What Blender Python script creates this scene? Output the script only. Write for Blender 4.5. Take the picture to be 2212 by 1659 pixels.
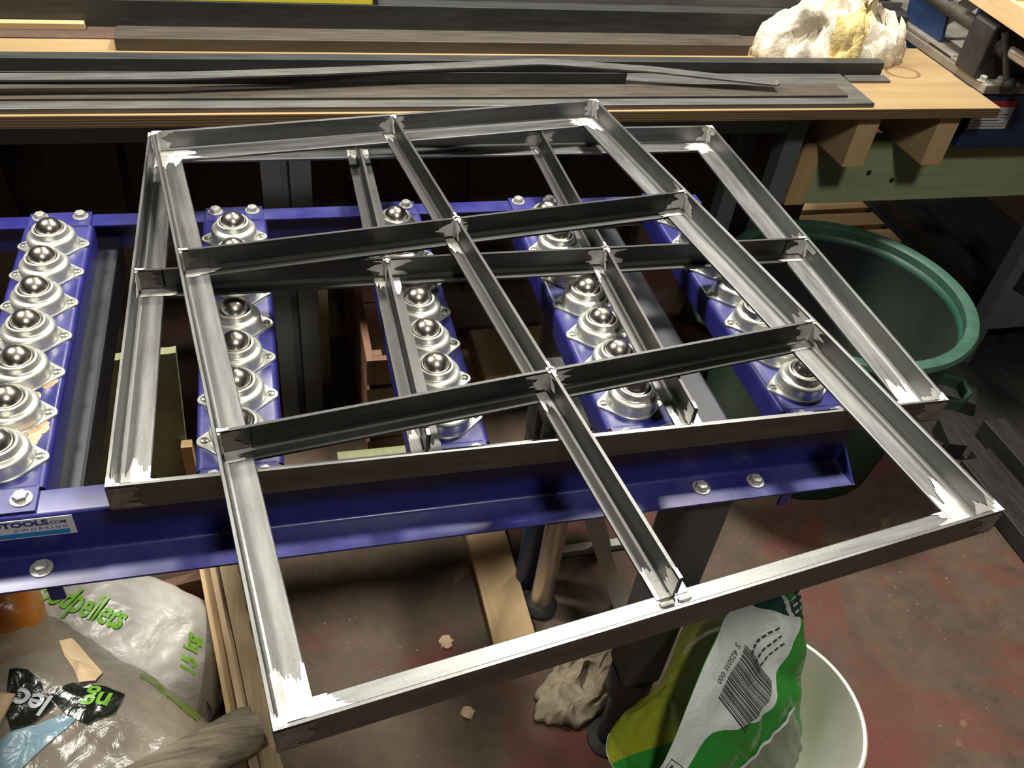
import bpy, bmesh, math, random
from mathutils import Vector, Matrix, noise

# ------------------------------------------------------------------ clear
for o in list(bpy.data.objects):
    bpy.data.objects.remove(o)
SC = bpy.context.scene
COL = SC.collection

# ------------------------------------------------------------------ camera
W, H, F = 2212, 1659, 1899.1
PITCH, ROLL, YAW = 0.72646, 0.13879, 0.33130
CAM = Vector((0.18897, -0.64933, 1.62385))
fw = Vector((math.sin(YAW) * math.cos(PITCH), math.cos(YAW) * math.cos(PITCH), -math.sin(PITCH)))
rt = fw.cross(Vector((0, 0, 1))).normalized()
up = rt.cross(fw)
rt2 = math.cos(ROLL) * rt + math.sin(ROLL) * up
up2 = -math.sin(ROLL) * rt + math.cos(ROLL) * up
cd = bpy.data.cameras.new('camera')
cd.sensor_width = 36.0
cd.lens = F * 36.0 / W
cd.clip_start = 0.02
cam = bpy.data.objects.new('camera', cd)
COL.objects.link(cam)
cam.matrix_world = Matrix(((rt2.x, up2.x, -fw.x, CAM.x), (rt2.y, up2.y, -fw.y, CAM.y),
                           (rt2.z, up2.z, -fw.z, CAM.z), (0, 0, 0, 1)))
SC.camera = cam

# ------------------------------------------------------------------ world, lamps, exposure
wd = bpy.data.worlds.new('world')
SC.world = wd
wd.use_nodes = True
wd.node_tree.nodes['Background'].inputs[0].default_value = (0.75, 0.85, 1.0, 1)
wd.node_tree.nodes['Background'].inputs[1].default_value = 0.02

def lamp(name, loc, aim, size, power, col):
    l = bpy.data.lights.new(name, 'AREA')
    l.shape = 'DISK'
    l.size = size
    l.energy = power
    l.color = col
    o = bpy.data.objects.new(name, l)
    COL.objects.link(o)
    o.location = loc
    d = Vector(aim) - Vector(loc)
    o.rotation_euler = d.to_track_quat('-Z', 'Y').to_euler()
    return o

WARM = (1.0, 0.95, 0.84)
lamp('ceiling_lamp', (1.25, 1.15, 2.95), (1.0, 0.2, 0), 0.40, 106, WARM)
lamp('ceiling_lamp', (-0.95, 1.15, 2.95), (-0.4, 0.2, 0), 0.40, 96, WARM)
lamp('ceiling_lamp', (0.5, 2.6, 2.95), (0.5, 0.6, 0), 0.40, 22, WARM)
lamp('ceiling_lamp', (0.55, -1.18, 2.95), (0.6, 0.1, 0), 0.34, 32, WARM)

vs = SC.view_settings
vs.view_transform = 'Standard'
vs.look = 'None'
vs.exposure = 0.0
vs.gamma = 1.0
vs.use_curve_mapping = False
SC.cycles.use_denoising = True
SC.cycles.max_bounces = 6
SC.cycles.diffuse_bounces = 3
SC.cycles.glossy_bounces = 4
SC.cycles.use_adaptive_sampling = True
SC.cycles.adaptive_threshold = 0.03
SC.cycles.transparent_max_bounces = 12
SC.cycles.sample_clamp_indirect = 6.0
SC.cycles.caustics_reflective = False
SC.cycles.caustics_refractive = False

# ------------------------------------------------------------------ materials
def new_mat(name):
    m = bpy.data.materials.new(name)
    m.use_nodes = True
    nt = m.node_tree
    return m, nt, nt.nodes['Principled BSDF']

def coords(nt, scale, rot=(0, 0, 0), kind='Object'):
    tc = nt.nodes.new('ShaderNodeTexCoord')
    mp = nt.nodes.new('ShaderNodeMapping')
    mp.inputs['Scale'].default_value = scale
    mp.inputs['Rotation'].default_value = rot
    nt.links.new(tc.outputs[kind], mp.inputs[0])
    return mp.outputs[0]

def noise_n(nt, vec, scale, detail=5, rough=0.6, dist=0.0):
    n = nt.nodes.new('ShaderNodeTexNoise')
    n.inputs['Scale'].default_value = scale
    n.inputs['Detail'].default_value = detail
    n.inputs['Roughness'].default_value = rough
    n.inputs['Distortion'].default_value = dist
    nt.links.new(vec, n.inputs['Vector'])
    return n.outputs['Fac']

def ramp(nt, fac, stops):
    r = nt.nodes.new('ShaderNodeValToRGB')
    els = r.color_ramp.elements
    while len(els) < len(stops):
        els.new(0.5)
    for e, (p, c) in zip(els, stops):
        e.position = p
        e.color = (c[0], c[1], c[2], 1) if not isinstance(c, (int, float)) else (c, c, c, 1)
    nt.links.new(fac, r.inputs[0])
    return r.outputs[0]

def mixc(nt, fac, a, b):
    m = nt.nodes.new('ShaderNodeMix')
    m.data_type = 'RGBA'
    for s, v in ((0, fac), (6, a), (7, b)):
        if hasattr(v, 'is_output') or isinstance(v, bpy.types.NodeSocket):
            nt.links.new(v, m.inputs[s])
        else:
            m.inputs[s].default_value = v if s == 0 else (v[0], v[1], v[2], 1)
    return m.outputs[2]

def bump(nt, bs, fac, strength=0.2, dist=0.002):
    b = nt.nodes.new('ShaderNodeBump')
    b.inputs['Strength'].default_value = strength
    b.inputs['Distance'].default_value = dist
    nt.links.new(fac, b.inputs['Height'])
    nt.links.new(b.outputs[0], bs.inputs['Normal'])

MATS = {}

def surf(name, c1, c2, scale=20, stretch=(1, 1, 1), metal=0.0, rough=(0.4, 0.6), bmp=0.0, dist=0.0,
         lo=0.35, hi=0.65, rot=(0, 0, 0), spec=0.5, coat=0.0, bd=0.002):
    m, nt, bs = new_mat(name)
    v = coords(nt, stretch, rot)
    n = noise_n(nt, v, scale, dist=dist)
    nt.links.new(ramp(nt, n, [(lo, c1), (hi, c2)]), bs.inputs['Base Color'])
    nt.links.new(ramp(nt, n, [(lo, rough[0]), (hi, rough[1])]), bs.inputs['Roughness'])
    bs.inputs['Metallic'].default_value = metal
    bs.inputs['Specular IOR Level'].default_value = spec
    bs.inputs['Coat Weight'].default_value = coat
    if bmp:
        bump(nt, bs, n, bmp, bd)
    MATS[name] = m
    return m

def wood(name, c1, c2, axis=0, scale=9, rough=0.65, grain=1.0):
    m, nt, bs = new_mat(name)
    st = [7, 7, 7]
    st[axis] = 0.5
    v = coords(nt, st)
    n1 = noise_n(nt, v, scale, 6, 0.65, 0.6)
    v2 = coords(nt, (1, 1, 1))
    n2 = noise_n(nt, v2, 4, 3, 0.5)
    c = ramp(nt, n1, [(0.3, c1), (0.7, c2)])
    dk = tuple(x * 0.72 for x in c1)
    c = mixc(nt, ramp(nt, n2, [(0.45, 0.0), (0.75, 0.45)]), c, dk)
    nt.links.new(c, bs.inputs['Base Color'])
    bs.inputs['Roughness'].default_value = rough
    bump(nt, bs, n1, 0.15 * grain, 0.001)
    MATS[name] = m
    return m

def steel(name, base, rust, metal=0.9, rough=(0.36, 0.52), axis=0, specks=True):
    m, nt, bs = new_mat(name)
    st = [14, 14, 14]
    st[axis] = 1.4
    n1 = noise_n(nt, coords(nt, st), 6, 6, 0.65)
    n2 = noise_n(nt, coords(nt, (1, 1, 1)), 11, 4, 0.6)
    n3 = noise_n(nt, coords(nt, (1, 1, 1)), 260, 2, 0.5)
    c = ramp(nt, n1, [(0.3, tuple(x * 0.72 for x in base)), (0.7, tuple(x * 1.2 for x in base))])
    c = mixc(nt, ramp(nt, n2, [(0.58, 0.0), (0.8, 0.55)]), c, rust)
    if specks:
        c = mixc(nt, ramp(nt, n3, [(0.62, 0.0), (0.74, 0.35)]), c, tuple(x * 0.45 for x in base))
    nt.links.new(c, bs.inputs['Base Color'])
    nt.links.new(ramp(nt, n1, [(0.3, rough[0]), (0.7, rough[1])]), bs.inputs['Roughness'])
    bs.inputs['Metallic'].default_value = metal
    bump(nt, bs, n3, 0.06, 0.001)
    MATS[name] = m
    return m

def film(name, col, alpha, rough=0.16):
    m, nt, bs = new_mat(name)
    n = noise_n(nt, coords(nt, (1, 1, 1)), 22, 4, 0.6, 1.0)
    bs.inputs['Base Color'].default_value = (*col, 1)
    bs.inputs['Roughness'].default_value = rough
    bs.inputs['Alpha'].default_value = alpha
    bump(nt, bs, n, 0.55, 0.006)
    MATS[name] = m
    return m

def flat(name, col, rough=0.5, metal=0.0, spec=0.5):
    m, nt, bs = new_mat(name)
    bs.inputs['Base Color'].default_value = (*col, 1)
    bs.inputs['Roughness'].default_value = rough
    bs.inputs['Metallic'].default_value = metal
    bs.inputs['Specular IOR Level'].default_value = spec
    MATS[name] = m
    return m

steel('steel_x', (0.180, 0.185, 0.182), (0.15, 0.125, 0.10), 1.0, (0.42, 0.53), axis=0)
steel('steel_y', (0.180, 0.185, 0.182), (0.15, 0.125, 0.10), 1.0, (0.42, 0.53), axis=1)
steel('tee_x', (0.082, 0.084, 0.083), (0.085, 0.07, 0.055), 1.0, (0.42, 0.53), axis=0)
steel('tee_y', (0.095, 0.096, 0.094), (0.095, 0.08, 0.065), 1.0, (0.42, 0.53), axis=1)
surf('ground_metal', (0.42, 0.415, 0.40), (0.72, 0.71, 0.68), 45, (1, 1, 1), 0.55, (0.42, 0.62), 0.25)
surf('weld_scale', (0.10, 0.085, 0.075), (0.20, 0.17, 0.15), 60, (1, 1, 1), 0.3, (0.5, 0.7), 0.1)
m = surf('blue_paint', (0.014, 0.0145, 0.115), (0.023, 0.024, 0.165), 14, (1, 1, 1), 0.0, (0.24, 0.36), 0.04, spec=0.55)
nt = m.node_tree                      # settled workshop dust on what faces up
bs = nt.nodes['Principled BSDF']
old = bs.inputs['Base Color'].links[0].from_socket
ge = nt.nodes.new('ShaderNodeNewGeometry')
sx_ = nt.nodes.new('ShaderNodeSeparateXYZ')
nt.links.new(ge.outputs['Normal'], sx_.inputs[0])
up_ = ramp(nt, sx_.outputs['Z'], [(0.75, 0.0), (0.98, 1.0)])
dn = ramp(nt, noise_n(nt, coords(nt, (1, 1, 1)), 5, 6, 0.65), [(0.42, 0.0), (0.66, 0.14)])
mu = nt.nodes.new('ShaderNodeMath'); mu.operation = 'MULTIPLY'
nt.links.new(up_, mu.inputs[0]); nt.links.new(dn, mu.inputs[1])
nt.links.new(mixc(nt, mu.outputs[0], old, (0.25, 0.25, 0.33)), bs.inputs['Base Color'])
surf('zinc', (0.60, 0.62, 0.57), (0.76, 0.78, 0.72), 18, (1, 1, 1), 0.68, (0.24, 0.34), 0.03)
surf('zinc_bolt', (0.52, 0.52, 0.48), (0.70, 0.70, 0.64), 40, (1, 1, 1), 0.6, (0.22, 0.36), 0.03)
flat('screw_zinc', (0.34, 0.34, 0.32), 0.3, 0.9)
flat('ball_steel', (0.60, 0.55, 0.50), 0.24, 1.0)
surf('leg_grey', (0.042, 0.042, 0.047), (0.058, 0.058, 0.065), 9, (1, 1, 1), 0.0, (0.42, 0.55), 0.05)
surf('leg_dark', (0.022, 0.024, 0.034), (0.034, 0.036, 0.048), 9, (1, 1, 1), 0.0, (0.4, 0.55), 0.05)
surf('bench_paint', (0.10, 0.118, 0.13), (0.135, 0.155, 0.17), 7, (1, 1, 1), 0.0, (0.5, 0.65), 0.08)
wood('ply_top', (0.26, 0.175, 0.08), (0.34, 0.24, 0.122), 0, 3.0)
wood('pine_x', (0.50, 0.33, 0.16), (0.66, 0.46, 0.25), 0)
wood('pine_y', (0.54, 0.37, 0.19), (0.70, 0.50, 0.28), 1)
wood('pine_z', (0.50, 0.33, 0.16), (0.66, 0.46, 0.25), 2)
wood('oak_x', (0.56, 0.40, 0.24), (0.70, 0.53, 0.34), 0, 12)
wood('oak_y', (0.56, 0.40, 0.24), (0.70, 0.53, 0.34), 1, 12)
wood('green_timber', (0.32, 0.38, 0.20), (0.44, 0.50, 0.29), 0, 5)
wood('green_timber_y', (0.20, 0.22, 0.11), (0.30, 0.31, 0.17), 1, 5)
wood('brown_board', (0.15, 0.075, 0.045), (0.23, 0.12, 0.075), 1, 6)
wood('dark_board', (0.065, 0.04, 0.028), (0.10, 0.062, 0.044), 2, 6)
wood('old_wood', (0.07, 0.058, 0.042), (0.25, 0.21, 0.15), 0, 14, 0.85, 4)
wood('rough_board', (0.36, 0.27, 0.15), (0.52, 0.40, 0.24), 1, 14, 0.85, 3)
steel('flat_grey', (0.155, 0.154, 0.146), (0.16, 0.135, 0.10), 0.6, (0.40, 0.55), 0, False)
steel('flat_brown', (0.095, 0.082, 0.067), (0.12, 0.085, 0.055), 0.5, (0.42, 0.58), 0, False)
steel('tube_black', (0.055, 0.057, 0.055), (0.06, 0.055, 0.045), 0.5, (0.42, 0.55), 0, False)
steel('bar_dark', (0.045, 0.043, 0.042), (0.05, 0.04, 0.033), 0.4, (0.45, 0.6), 1, False)
flat('yellow_paint', (0.80, 0.70, 0.06), 0.4)
surf('cloth', (0.60, 0.54, 0.43), (0.78, 0.73, 0.62), 55, (1, 1, 1), 0.0, (0.9, 0.95), 0.8, bd=0.004)
surf('cloth_ochre', (0.50, 0.37, 0.13), (0.72, 0.58, 0.28), 90, (1, 1, 1), 0.0, (0.9, 0.95), 0.8, bd=0.004)
surf('cloth_floor', (0.20, 0.16, 0.11), (0.33, 0.28, 0.20), 40, (1, 1, 1), 0.0, (0.9, 0.95), 0.6, bd=0.003)
surf('cast_black', (0.018, 0.016, 0.018), (0.032, 0.028, 0.030), 30, (1, 1, 1), 0.1, (0.3, 0.5), 0.1)
surf('cast_grey', (0.22, 0.20, 0.17), (0.33, 0.30, 0.26), 12, (1, 1, 1), 0.4, (0.4, 0.6), 0.08)
surf('saw_blue', (0.014, 0.032, 0.085), (0.020, 0.042, 0.11), 10, (1, 1, 1), 0.0, (0.35, 0.5), 0.05)
flat('sticker_white', (0.62, 0.62, 0.62), 0.5)
flat('sticker_red', (0.40, 0.03, 0.05), 0.5)
flat('sticker_blue', (0.02, 0.20, 0.52), 0.45)
flat('ink_navy', (0.02, 0.05, 0.22), 0.5)
flat('ink_grey', (0.05, 0.05, 0.055), 0.5)
flat('ink_white', (0.62, 0.66, 0.68), 0.5)
flat('ink_silver', (0.42, 0.44, 0.50), 0.35)
flat('ink_olive', (0.10, 0.16, 0.025), 0.4)
flat('ink_green', (0.17, 0.42, 0.035), 0.4)
surf('tub_green', (0.006, 0.045, 0.030), (0.009, 0.058, 0.040), 8, (1, 1, 1), 0.0, (0.45, 0.6), 0.06)
surf('tub_inside_shade', (0.0015, 0.006, 0.0045), (0.003, 0.010, 0.007), 6, (1, 1, 1), 0.0, (0.7, 0.85), 0.06)  # shade inside the tub, painted as a near-black green
surf('tub_rim', (0.020, 0.062, 0.044), (0.038, 0.098, 0.068), 12, (1, 1, 1), 0.0, (0.5, 0.65), 0.06)
surf('bucket_white', (0.70, 0.69, 0.62), (0.78, 0.77, 0.70), 7, (1, 1, 1), 0.0, (0.35, 0.5), 0.02)
surf('rubber', (0.012, 0.012, 0.013), (0.02, 0.02, 0.02), 20, (1, 1, 1), 0.0, (0.6, 0.75))
surf('alu', (0.50, 0.45, 0.40), (0.66, 0.60, 0.54), 10, (1, 1, 1), 0.8, (0.3, 0.45))
surf('alu_white', (0.52, 0.53, 0.49), (0.62, 0.63, 0.58), 10, (1, 1, 1), 0.2, (0.5, 0.6))
surf('sawdust', (0.50, 0.30, 0.18), (0.72, 0.48, 0.30), 240, (1, 1, 1), 0.0, (0.9, 0.95), 0.9)
film('bag_white', (0.40, 0.385, 0.36), 0.97, 0.38)
film('bag_clear', (0.27, 0.235, 0.18), 0.62, 0.24)
film('bag_green', (0.03, 0.25, 0.035), 0.93, 0.14)
film('bag_label', (0.60, 0.66, 0.64), 0.97, 0.30)
film('bag_window', (0.33, 0.33, 0.27), 0.62, 0.14)
film('bag_inside', (0.30, 0.34, 0.02), 0.90, 0.30)
film('bag_black', (0.008, 0.012, 0.008), 0.97, 0.2)
film('bag_sky', (0.22, 0.36, 0.45), 0.9, 0.3)
film('bag_orange', (0.42, 0.14, 0.02), 0.93, 0.3)
surf('gold_foil', (0.55, 0.42, 0.16), (0.75, 0.62, 0.3), 30, (1, 1, 1), 0.8, (0.15, 0.3), 0.5)
film('bag_darkgreen', (0.012, 0.055, 0.045), 0.97, 0.25)
surf('ceiling_paint', (0.74, 0.73, 0.69), (0.80, 0.79, 0.75), 3, (1, 1, 1), 0.0, (0.8, 0.9))
surf('wall_paint', (0.06, 0.06, 0.058), (0.085, 0.083, 0.08), 3, (1, 1, 1), 0.0, (0.8, 0.9))

# worn red and brown painted concrete
m, nt, bs = new_mat('floor_concrete')
v = coords(nt, (1, 1, 1))
nA = noise_n(nt, v, 2.6, 8, 0.62, 0.5)
nB = noise_n(nt, coords(nt, (1, 1, 1), (0.3, 0.2, 1.1)), 4.2, 8, 0.66, 0.8)
nC = noise_n(nt, v, 95, 3, 0.6)
nD = noise_n(nt, v, 16, 6, 0.7)
c = ramp(nt, nD, [(0.3, (0.066, 0.046, 0.033)), (0.7, (0.118, 0.086, 0.061))])
c = mixc(nt, ramp(nt, nA, [(0.51, 0.0), (0.60, 0.72)]), c, (0.15, 0.042, 0.035))
c = mixc(nt, ramp(nt, nB, [(0.62, 0.0), (0.68, 0.6)]), c, (0.25, 0.185, 0.115))
c = mixc(nt, ramp(nt, nB, [(0.28, 0.6), (0.36, 0.0)]), c, (0.10, 0.092, 0.062))
c = mixc(nt, ramp(nt, nC, [(0.68, 0.0), (0.75, 0.8)]), c, (0.42, 0.34, 0.27))
nt.links.new(c, bs.inputs['Base Color'])
nt.links.new(ramp(nt, nD, [(0.3, 0.60), (0.7, 0.85)]), bs.inputs['Roughness'])
bs.inputs['Specular IOR Level'].default_value = 0.25
bump(nt, bs, nD, 0.12, 0.003)
MATS['floor_concrete'] = m

# plywood edge: stacked plies
m, nt, bs = new_mat('ply_edge')
wv = nt.nodes.new('ShaderNodeTexWave')
wv.bands_direction = 'Z'
wv.inputs['Scale'].default_value = 58
wv.inputs['Distortion'].default_value = 1.2
wv.inputs['Detail'].default_value = 2
nt.links.new(coords(nt, (0.1, 0.1, 1)), wv.inputs['Vector'])
nt.links.new(ramp(nt, wv.outputs['Fac'], [(0.2, (0.11, 0.065, 0.028)), (0.8, (0.27, 0.185, 0.09))]), bs.inputs['Base Color'])
bs.inputs['Roughness'].default_value = 0.75
MATS['ply_edge'] = m

# ------------------------------------------------------------------ mesh helpers
class MB:
    def __init__(self):
        self.v, self.f, self.mi, self.sm = [], [], [], []

    def add(self, vs_, fs_, mi=0, sm=False):
        n = len(self.v)
        self.v += [Vector(p) for p in vs_]
        self.f += [tuple(i + n for i in f) for f in fs_]
        self.mi += [mi] * len(fs_)
        self.sm += [sm] * len(fs_)
        return self

    def box(self, x0, x1, y0, y1, z0, z1, M=None, mi=0):
        p = [Vector((x, y, z)) for z in (z0, z1) for y in (y0, y1) for x in (x0, x1)]
        if M is not None:
            p = [M @ q for q in p]
        return self.add(p, [(0, 2, 3, 1), (4, 5, 7, 6), (0, 1, 5, 4), (2, 6, 7, 3), (0, 4, 6, 2), (1, 3, 7, 5)], mi)

    def loft(self, rings, caps=True, closed=True, mi=0, sm=False):
        n = len(rings[0])
        vs_ = [p for r in rings for p in r]
        fs_ = []
        for k in range(len(rings) - 1):
            for i in range(n if closed else n - 1):
                j = (i + 1) % n
                fs_.append((k * n + i, k * n + j, (k + 1) * n + j, (k + 1) * n + i))
        self.add(vs_, fs_, mi, sm)
        if caps and closed:
            self.add(rings[0], [tuple(reversed(range(n)))], mi)
            self.add(rings[-1], [tuple(range(n))], mi)
        return self

    def tube(self, pts, r, n=12, mi=0, sm=True, caps=True):
        pts = [Vector(p) for p in pts]
        rings = []
        t0 = (pts[1] - pts[0]).normalized()
        ref = Vector((0, 0, 1)) if abs(t0.z) < 0.9 else Vector((1, 0, 0))
        for i, p in enumerate(pts):
            t = (pts[min(i + 1, len(pts) - 1)] - pts[max(i - 1, 0)]).normalized()
            a = t.cross(ref).normalized()
            b = a.cross(t)
            rr = r[i] if isinstance(r, (list, tuple)) else r
            rings.append([p + a * (rr * math.cos(2 * math.pi * k / n)) + b * (rr * math.sin(2 * math.pi * k / n)) for k in range(n)])
        return self.loft(rings, caps, True, mi, sm)

    def lathe(self, prof, c=(0, 0, 0), n=28, mi=0, sm=True, sx=1.0):
        rings = [[Vector((c[0] + sx * r * math.cos(2 * math.pi * k / n), c[1] + r * math.sin(2 * math.pi * k / n), c[2] + z)) for k in range(n)] for r, z in prof]
        return self.loft(rings, False, True, mi, sm)

    def grid(self, fn, nu, nv, mi=0, sm=True):
        vs_ = [fn(i / nu, j / nv) for j in range(nv + 1) for i in range(nu + 1)]
        fs_ = [(j * (nu + 1) + i, j * (nu + 1) + i + 1, (j + 1) * (nu + 1) + i + 1, (j + 1) * (nu + 1) + i) for j in range(nv) for i in range(nu)]
        return self.add(vs_, fs_, mi, sm)

    def beam(self, p0, p1, w, h, upv=(0, 0, 1), mi=0):
        p0, p1 = Vector(p0), Vector(p1)
        t = (p1 - p0).normalized()
        a = t.cross(Vector(upv)).normalized()
        b = a.cross(t)
        r = lambda p: [p + a * (sx * w / 2) + b * (sy * h / 2) for sx, sy in ((-1, -1), (1, -1), (1, 1), (-1, 1))]
        return self.loft([r(p0), r(p1)], True, True, mi)

WLOC = {}

def mesh_of(name, mb, mats, bevel=0.0, seg=2, merge=False, solid=0.0):
    me = bpy.data.meshes.new(name)
    me.from_pydata([tuple(p) for p in mb.v], [], mb.f)
    for p, mi, sm in zip(me.polygons, mb.mi, mb.sm):
        p.material_index = mi
        p.use_smooth = sm
    for mname in (mats if isinstance(mats, (list, tuple)) else [mats]):
        me.materials.append(MATS[mname])
    bm = bmesh.new()
    bm.from_mesh(me)
    if merge or bevel:
        bmesh.ops.remove_doubles(bm, verts=bm.verts, dist=1e-5)
    if not solid:
        bmesh.ops.recalc_face_normals(bm, faces=bm.faces)
    if bevel:
        es = [e for e in bm.edges if len(e.link_faces) == 2 and e.calc_face_angle(0) > 0.6]
        bmesh.ops.bevel(bm, geom=es, offset=bevel, segments=seg, affect='EDGES', profile=0.5, clamp_overlap=True)
    bm.to_mesh(me)
    bm.free()
    if not merge and any(mb.sm):
        me.set_sharp_from_angle(angle=math.radians(42))
    return me

def link(name, data, parent=None, loc=None, label=None, cat=None, group=None, kind=None, local=False):
    o = bpy.data.objects.new(name, data)
    COL.objects.link(o)
    wl = Vector(loc) if loc is not None else Vector((0, 0, 0))
    o.location = wl
    if parent is not None:
        o.parent = parent
        if not local:
            o.matrix_parent_inverse = Matrix.Translation(-WLOC[parent.name])
    WLOC[o.name] = wl
    if label:
        o['label'] = label
    if cat:
        o['category'] = cat
    if group:
        o['group'] = group
    if kind:
        o['kind'] = kind
    return o

def obj(name, mb, mats, parent=None, bevel=0.0, seg=2, merge=False, **k):
    return link(name, mesh_of(name, mb, mats, bevel, seg, merge), parent, **k)

def thing(name, loc, label, cat, group=None):
    return link(name, None, None, loc, label, cat, group)

def B(x0, x1, y0, y1, z0, z1, M=None):
    return MB().box(x0, x1, y0, y1, z0, z1, M)

def text_mesh(s, size, align='CENTER', bold=0.0):
    cu = bpy.data.curves.new('lettering', 'FONT')
    cu.body = s
    cu.size = size
    cu.align_x = align
    cu.align_y = 'CENTER'
    cu.resolution_u = 3
    cu.offset = bold
    o = bpy.data.objects.new('tmp', cu)
    COL.objects.link(o)
    dg = bpy.context.evaluated_depsgraph_get()
    me = bpy.data.meshes.new_from_object(o.evaluated_get(dg))
    vs_ = [v.co.copy() for v in me.vertices]
    fs_ = [tuple(p.vertices) for p in me.polygons]
    bpy.data.objects.remove(o)
    bpy.data.curves.remove(cu)
    bpy.data.meshes.remove(me)
    return vs_, fs_

def fillet_path(pts, r, n=4):
    out = [Vector(pts[0])]
    for i in range(1, len(pts) - 1):
        p, a, b = Vector(pts[i]), Vector(pts[i - 1]), Vector(pts[i + 1])
        da, db = (a - p).normalized(), (b - p).normalized()
        ang = da.angle(db)
        d = min(r / math.tan(ang / 2), (a - p).length * 0.45, (b - p).length * 0.45)
        A, Bq = p + da * d, p + db * d
        for k in range(n + 1):
            t = k / n
            out.append(A * (1 - t) ** 2 + p * 2 * t * (1 - t) + Bq * t * t)
    out.append(Vector(pts[-1]))
    return out

def sheet(path, th, axis, a0, a1, mb=None, mi=0, sm=True):
    """A folded sheet: 2-D path (q, z) with thickness th, extruded along axis 0 (x) or 1 (y)."""
    mb = mb or MB()
    n = len(path)
    nrm = []
    for i in range(n):
        t = (path[min(i + 1, n - 1)] - path[max(i - 1, 0)])
        t = Vector((t[0], t[1])).normalized()
        nrm.append(Vector((-t[1], t[0])))
    A = [Vector((p[0], p[1])) for p in path]
    Bp = [p + q * th for p, q in zip(A, nrm)]
    loop = A + Bp[::-1]
    mk = (lambda a, q: Vector((a, q[0], q[1]))) if axis == 0 else (lambda a, q: Vector((q[0], a, q[1])))
    mb.loft([[mk(a0, q) for q in loop], [mk(a1, q) for q in loop]], False, True, mi, sm)
    m = len(loop)
    for a in (a0, a1):
        mb.add([mk(a, q) for q in loop], [(i, i + 1, m - 2 - i, m - 1 - i) for i in range(n - 1)], mi)
    return mb

NV = lambda x, y, z, s: noise.noise(Vector((x * s, y * s, z * s)))

# ================================================================== THE SETTING
fl = MB()
fl.add([(-4, -3, 0), (5, -3, 0), (5, 4, 0), (-4, 4, 0)], [(0, 1, 2, 3)])
obj('floor', fl, 'floor_concrete', kind='structure')
obj('wall_back', B(-4, 5, 3.6, 3.7, 0, 3.2), 'wall_paint', kind='structure')
obj('wall_left', B(-4.1, -4, -3, 3.7, 0, 3.2), 'wall_paint', kind='structure')
obj('wall_right', B(5, 5.1, -3, 3.7, 0, 3.2), 'wall_paint', kind='structure')
obj('ceiling', B(-4.1, 5.1, -3.1, 3.7, 3.2, 3.3), 'ceiling_paint', kind='structure')

# ================================================================== THE TWO STEEL PANEL FRAMES
HF = 0.036     # profile height and flange width
TF = 0.004

def angle_bar(P, d, nrm, length, mat, parent):
    prof = [(0, 0), (HF, 0), (HF, TF * 0.8), (HF - 0.001, TF)]
    rf = 0.006
    for k in range(5):
        a = math.pi / 2 * k / 4
        prof.append((TF + rf - rf * math.sin(a), TF + rf - rf * math.cos(a)))
    prof += [(TF, HF - 0.001), (TF - 0.001, HF), (0, HF)]
    r0, r1 = [], []
    for i, z in prof:
        r0.append(P + d * i + nrm * i + Vector((0, 0, z)))
        r1.append(P + d * (length - i) + nrm * i + Vector((0, 0, z)))
    return obj('angle_bar', MB().loft([r0, r1]), mat, parent, local=True)

def tee_bar(p0, p1, mat, parent, s0=0.0, s1=0.0):
    """Tee: web upward, flange below. s0/s1: how far the web runs past the flange at either end."""
    d = (p1 - p0).normalized()
    s = Vector((-d.y, d.x, 0))
    w, t, rf = HF / 2, TF / 2, 0.004
    mb = MB()
    fpr = [(-w, 0), (w, 0), (w, TF * 0.8), (t + rf, TF), (t + rf * 0.3, TF + rf * 0.3), (t, TF + rf),
           (t, HF - 0.0006), (-t, HF - 0.0006), (-t, TF + rf), (-t - rf * 0.3, TF + rf * 0.3), (-t - rf, TF), (-w, TF * 0.8)]
    mk = lambda p: [p + s * a + Vector((0, 0, z)) for a, z in fpr]
    mb.loft([mk(p0), mk(p1)])
    if s0 or s1:
        wpr = [(-t, TF * 1.02), (t, TF * 1.02), (t, HF - 0.0008), (-t, HF - 0.0008)]
        mk = lambda p: [p + s * a + Vector((0, 0, z)) for a, z in wpr]
        if s0:
            mb.loft([mk(p0 - d * s0), mk(p0 + d * 0.002)])
        if s1:
            mb.loft([mk(p1 - d * 0.002), mk(p1 + d * s1)])
    return obj('tee_bar', mb, mat, parent, local=True)

def ragged(mb, O, a, b, L, wdt, nrm, rng, n=9, rag=0.45, lift=0.0006, mi=0, skew=0.0):
    """A ground patch with a smeared edge: from O it runs L along a and is wdt wide along b."""
    vs_, fs_ = [], []
    n = max(n, 4) * 3
    sd = rng.random() * 50
    for k in range(n + 1):
        t = k / n
        q = 0.5 + 0.5 * noise.noise(Vector((sd + t * 2.2, 0.3, 0))) * 1.6 + 0.28 * noise.noise(Vector((sd + t * 9, 4.3, 0))) + 0.16 * (rng.random() - 0.5)
        ln = L * (1 - rag * 1.25 * min(1.0, max(0.0, q))) * (1 - skew * t)
        vs_ += [O + b * (wdt * t) + nrm * lift, O + b * (wdt * t) + a * max(ln, 0.002) + nrm * lift]
        if k:
            i = 2 * k - 2
            fs_.append((i, i + 1, i + 3, i + 2))
    mb.add(vs_, fs_, mi)

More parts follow.
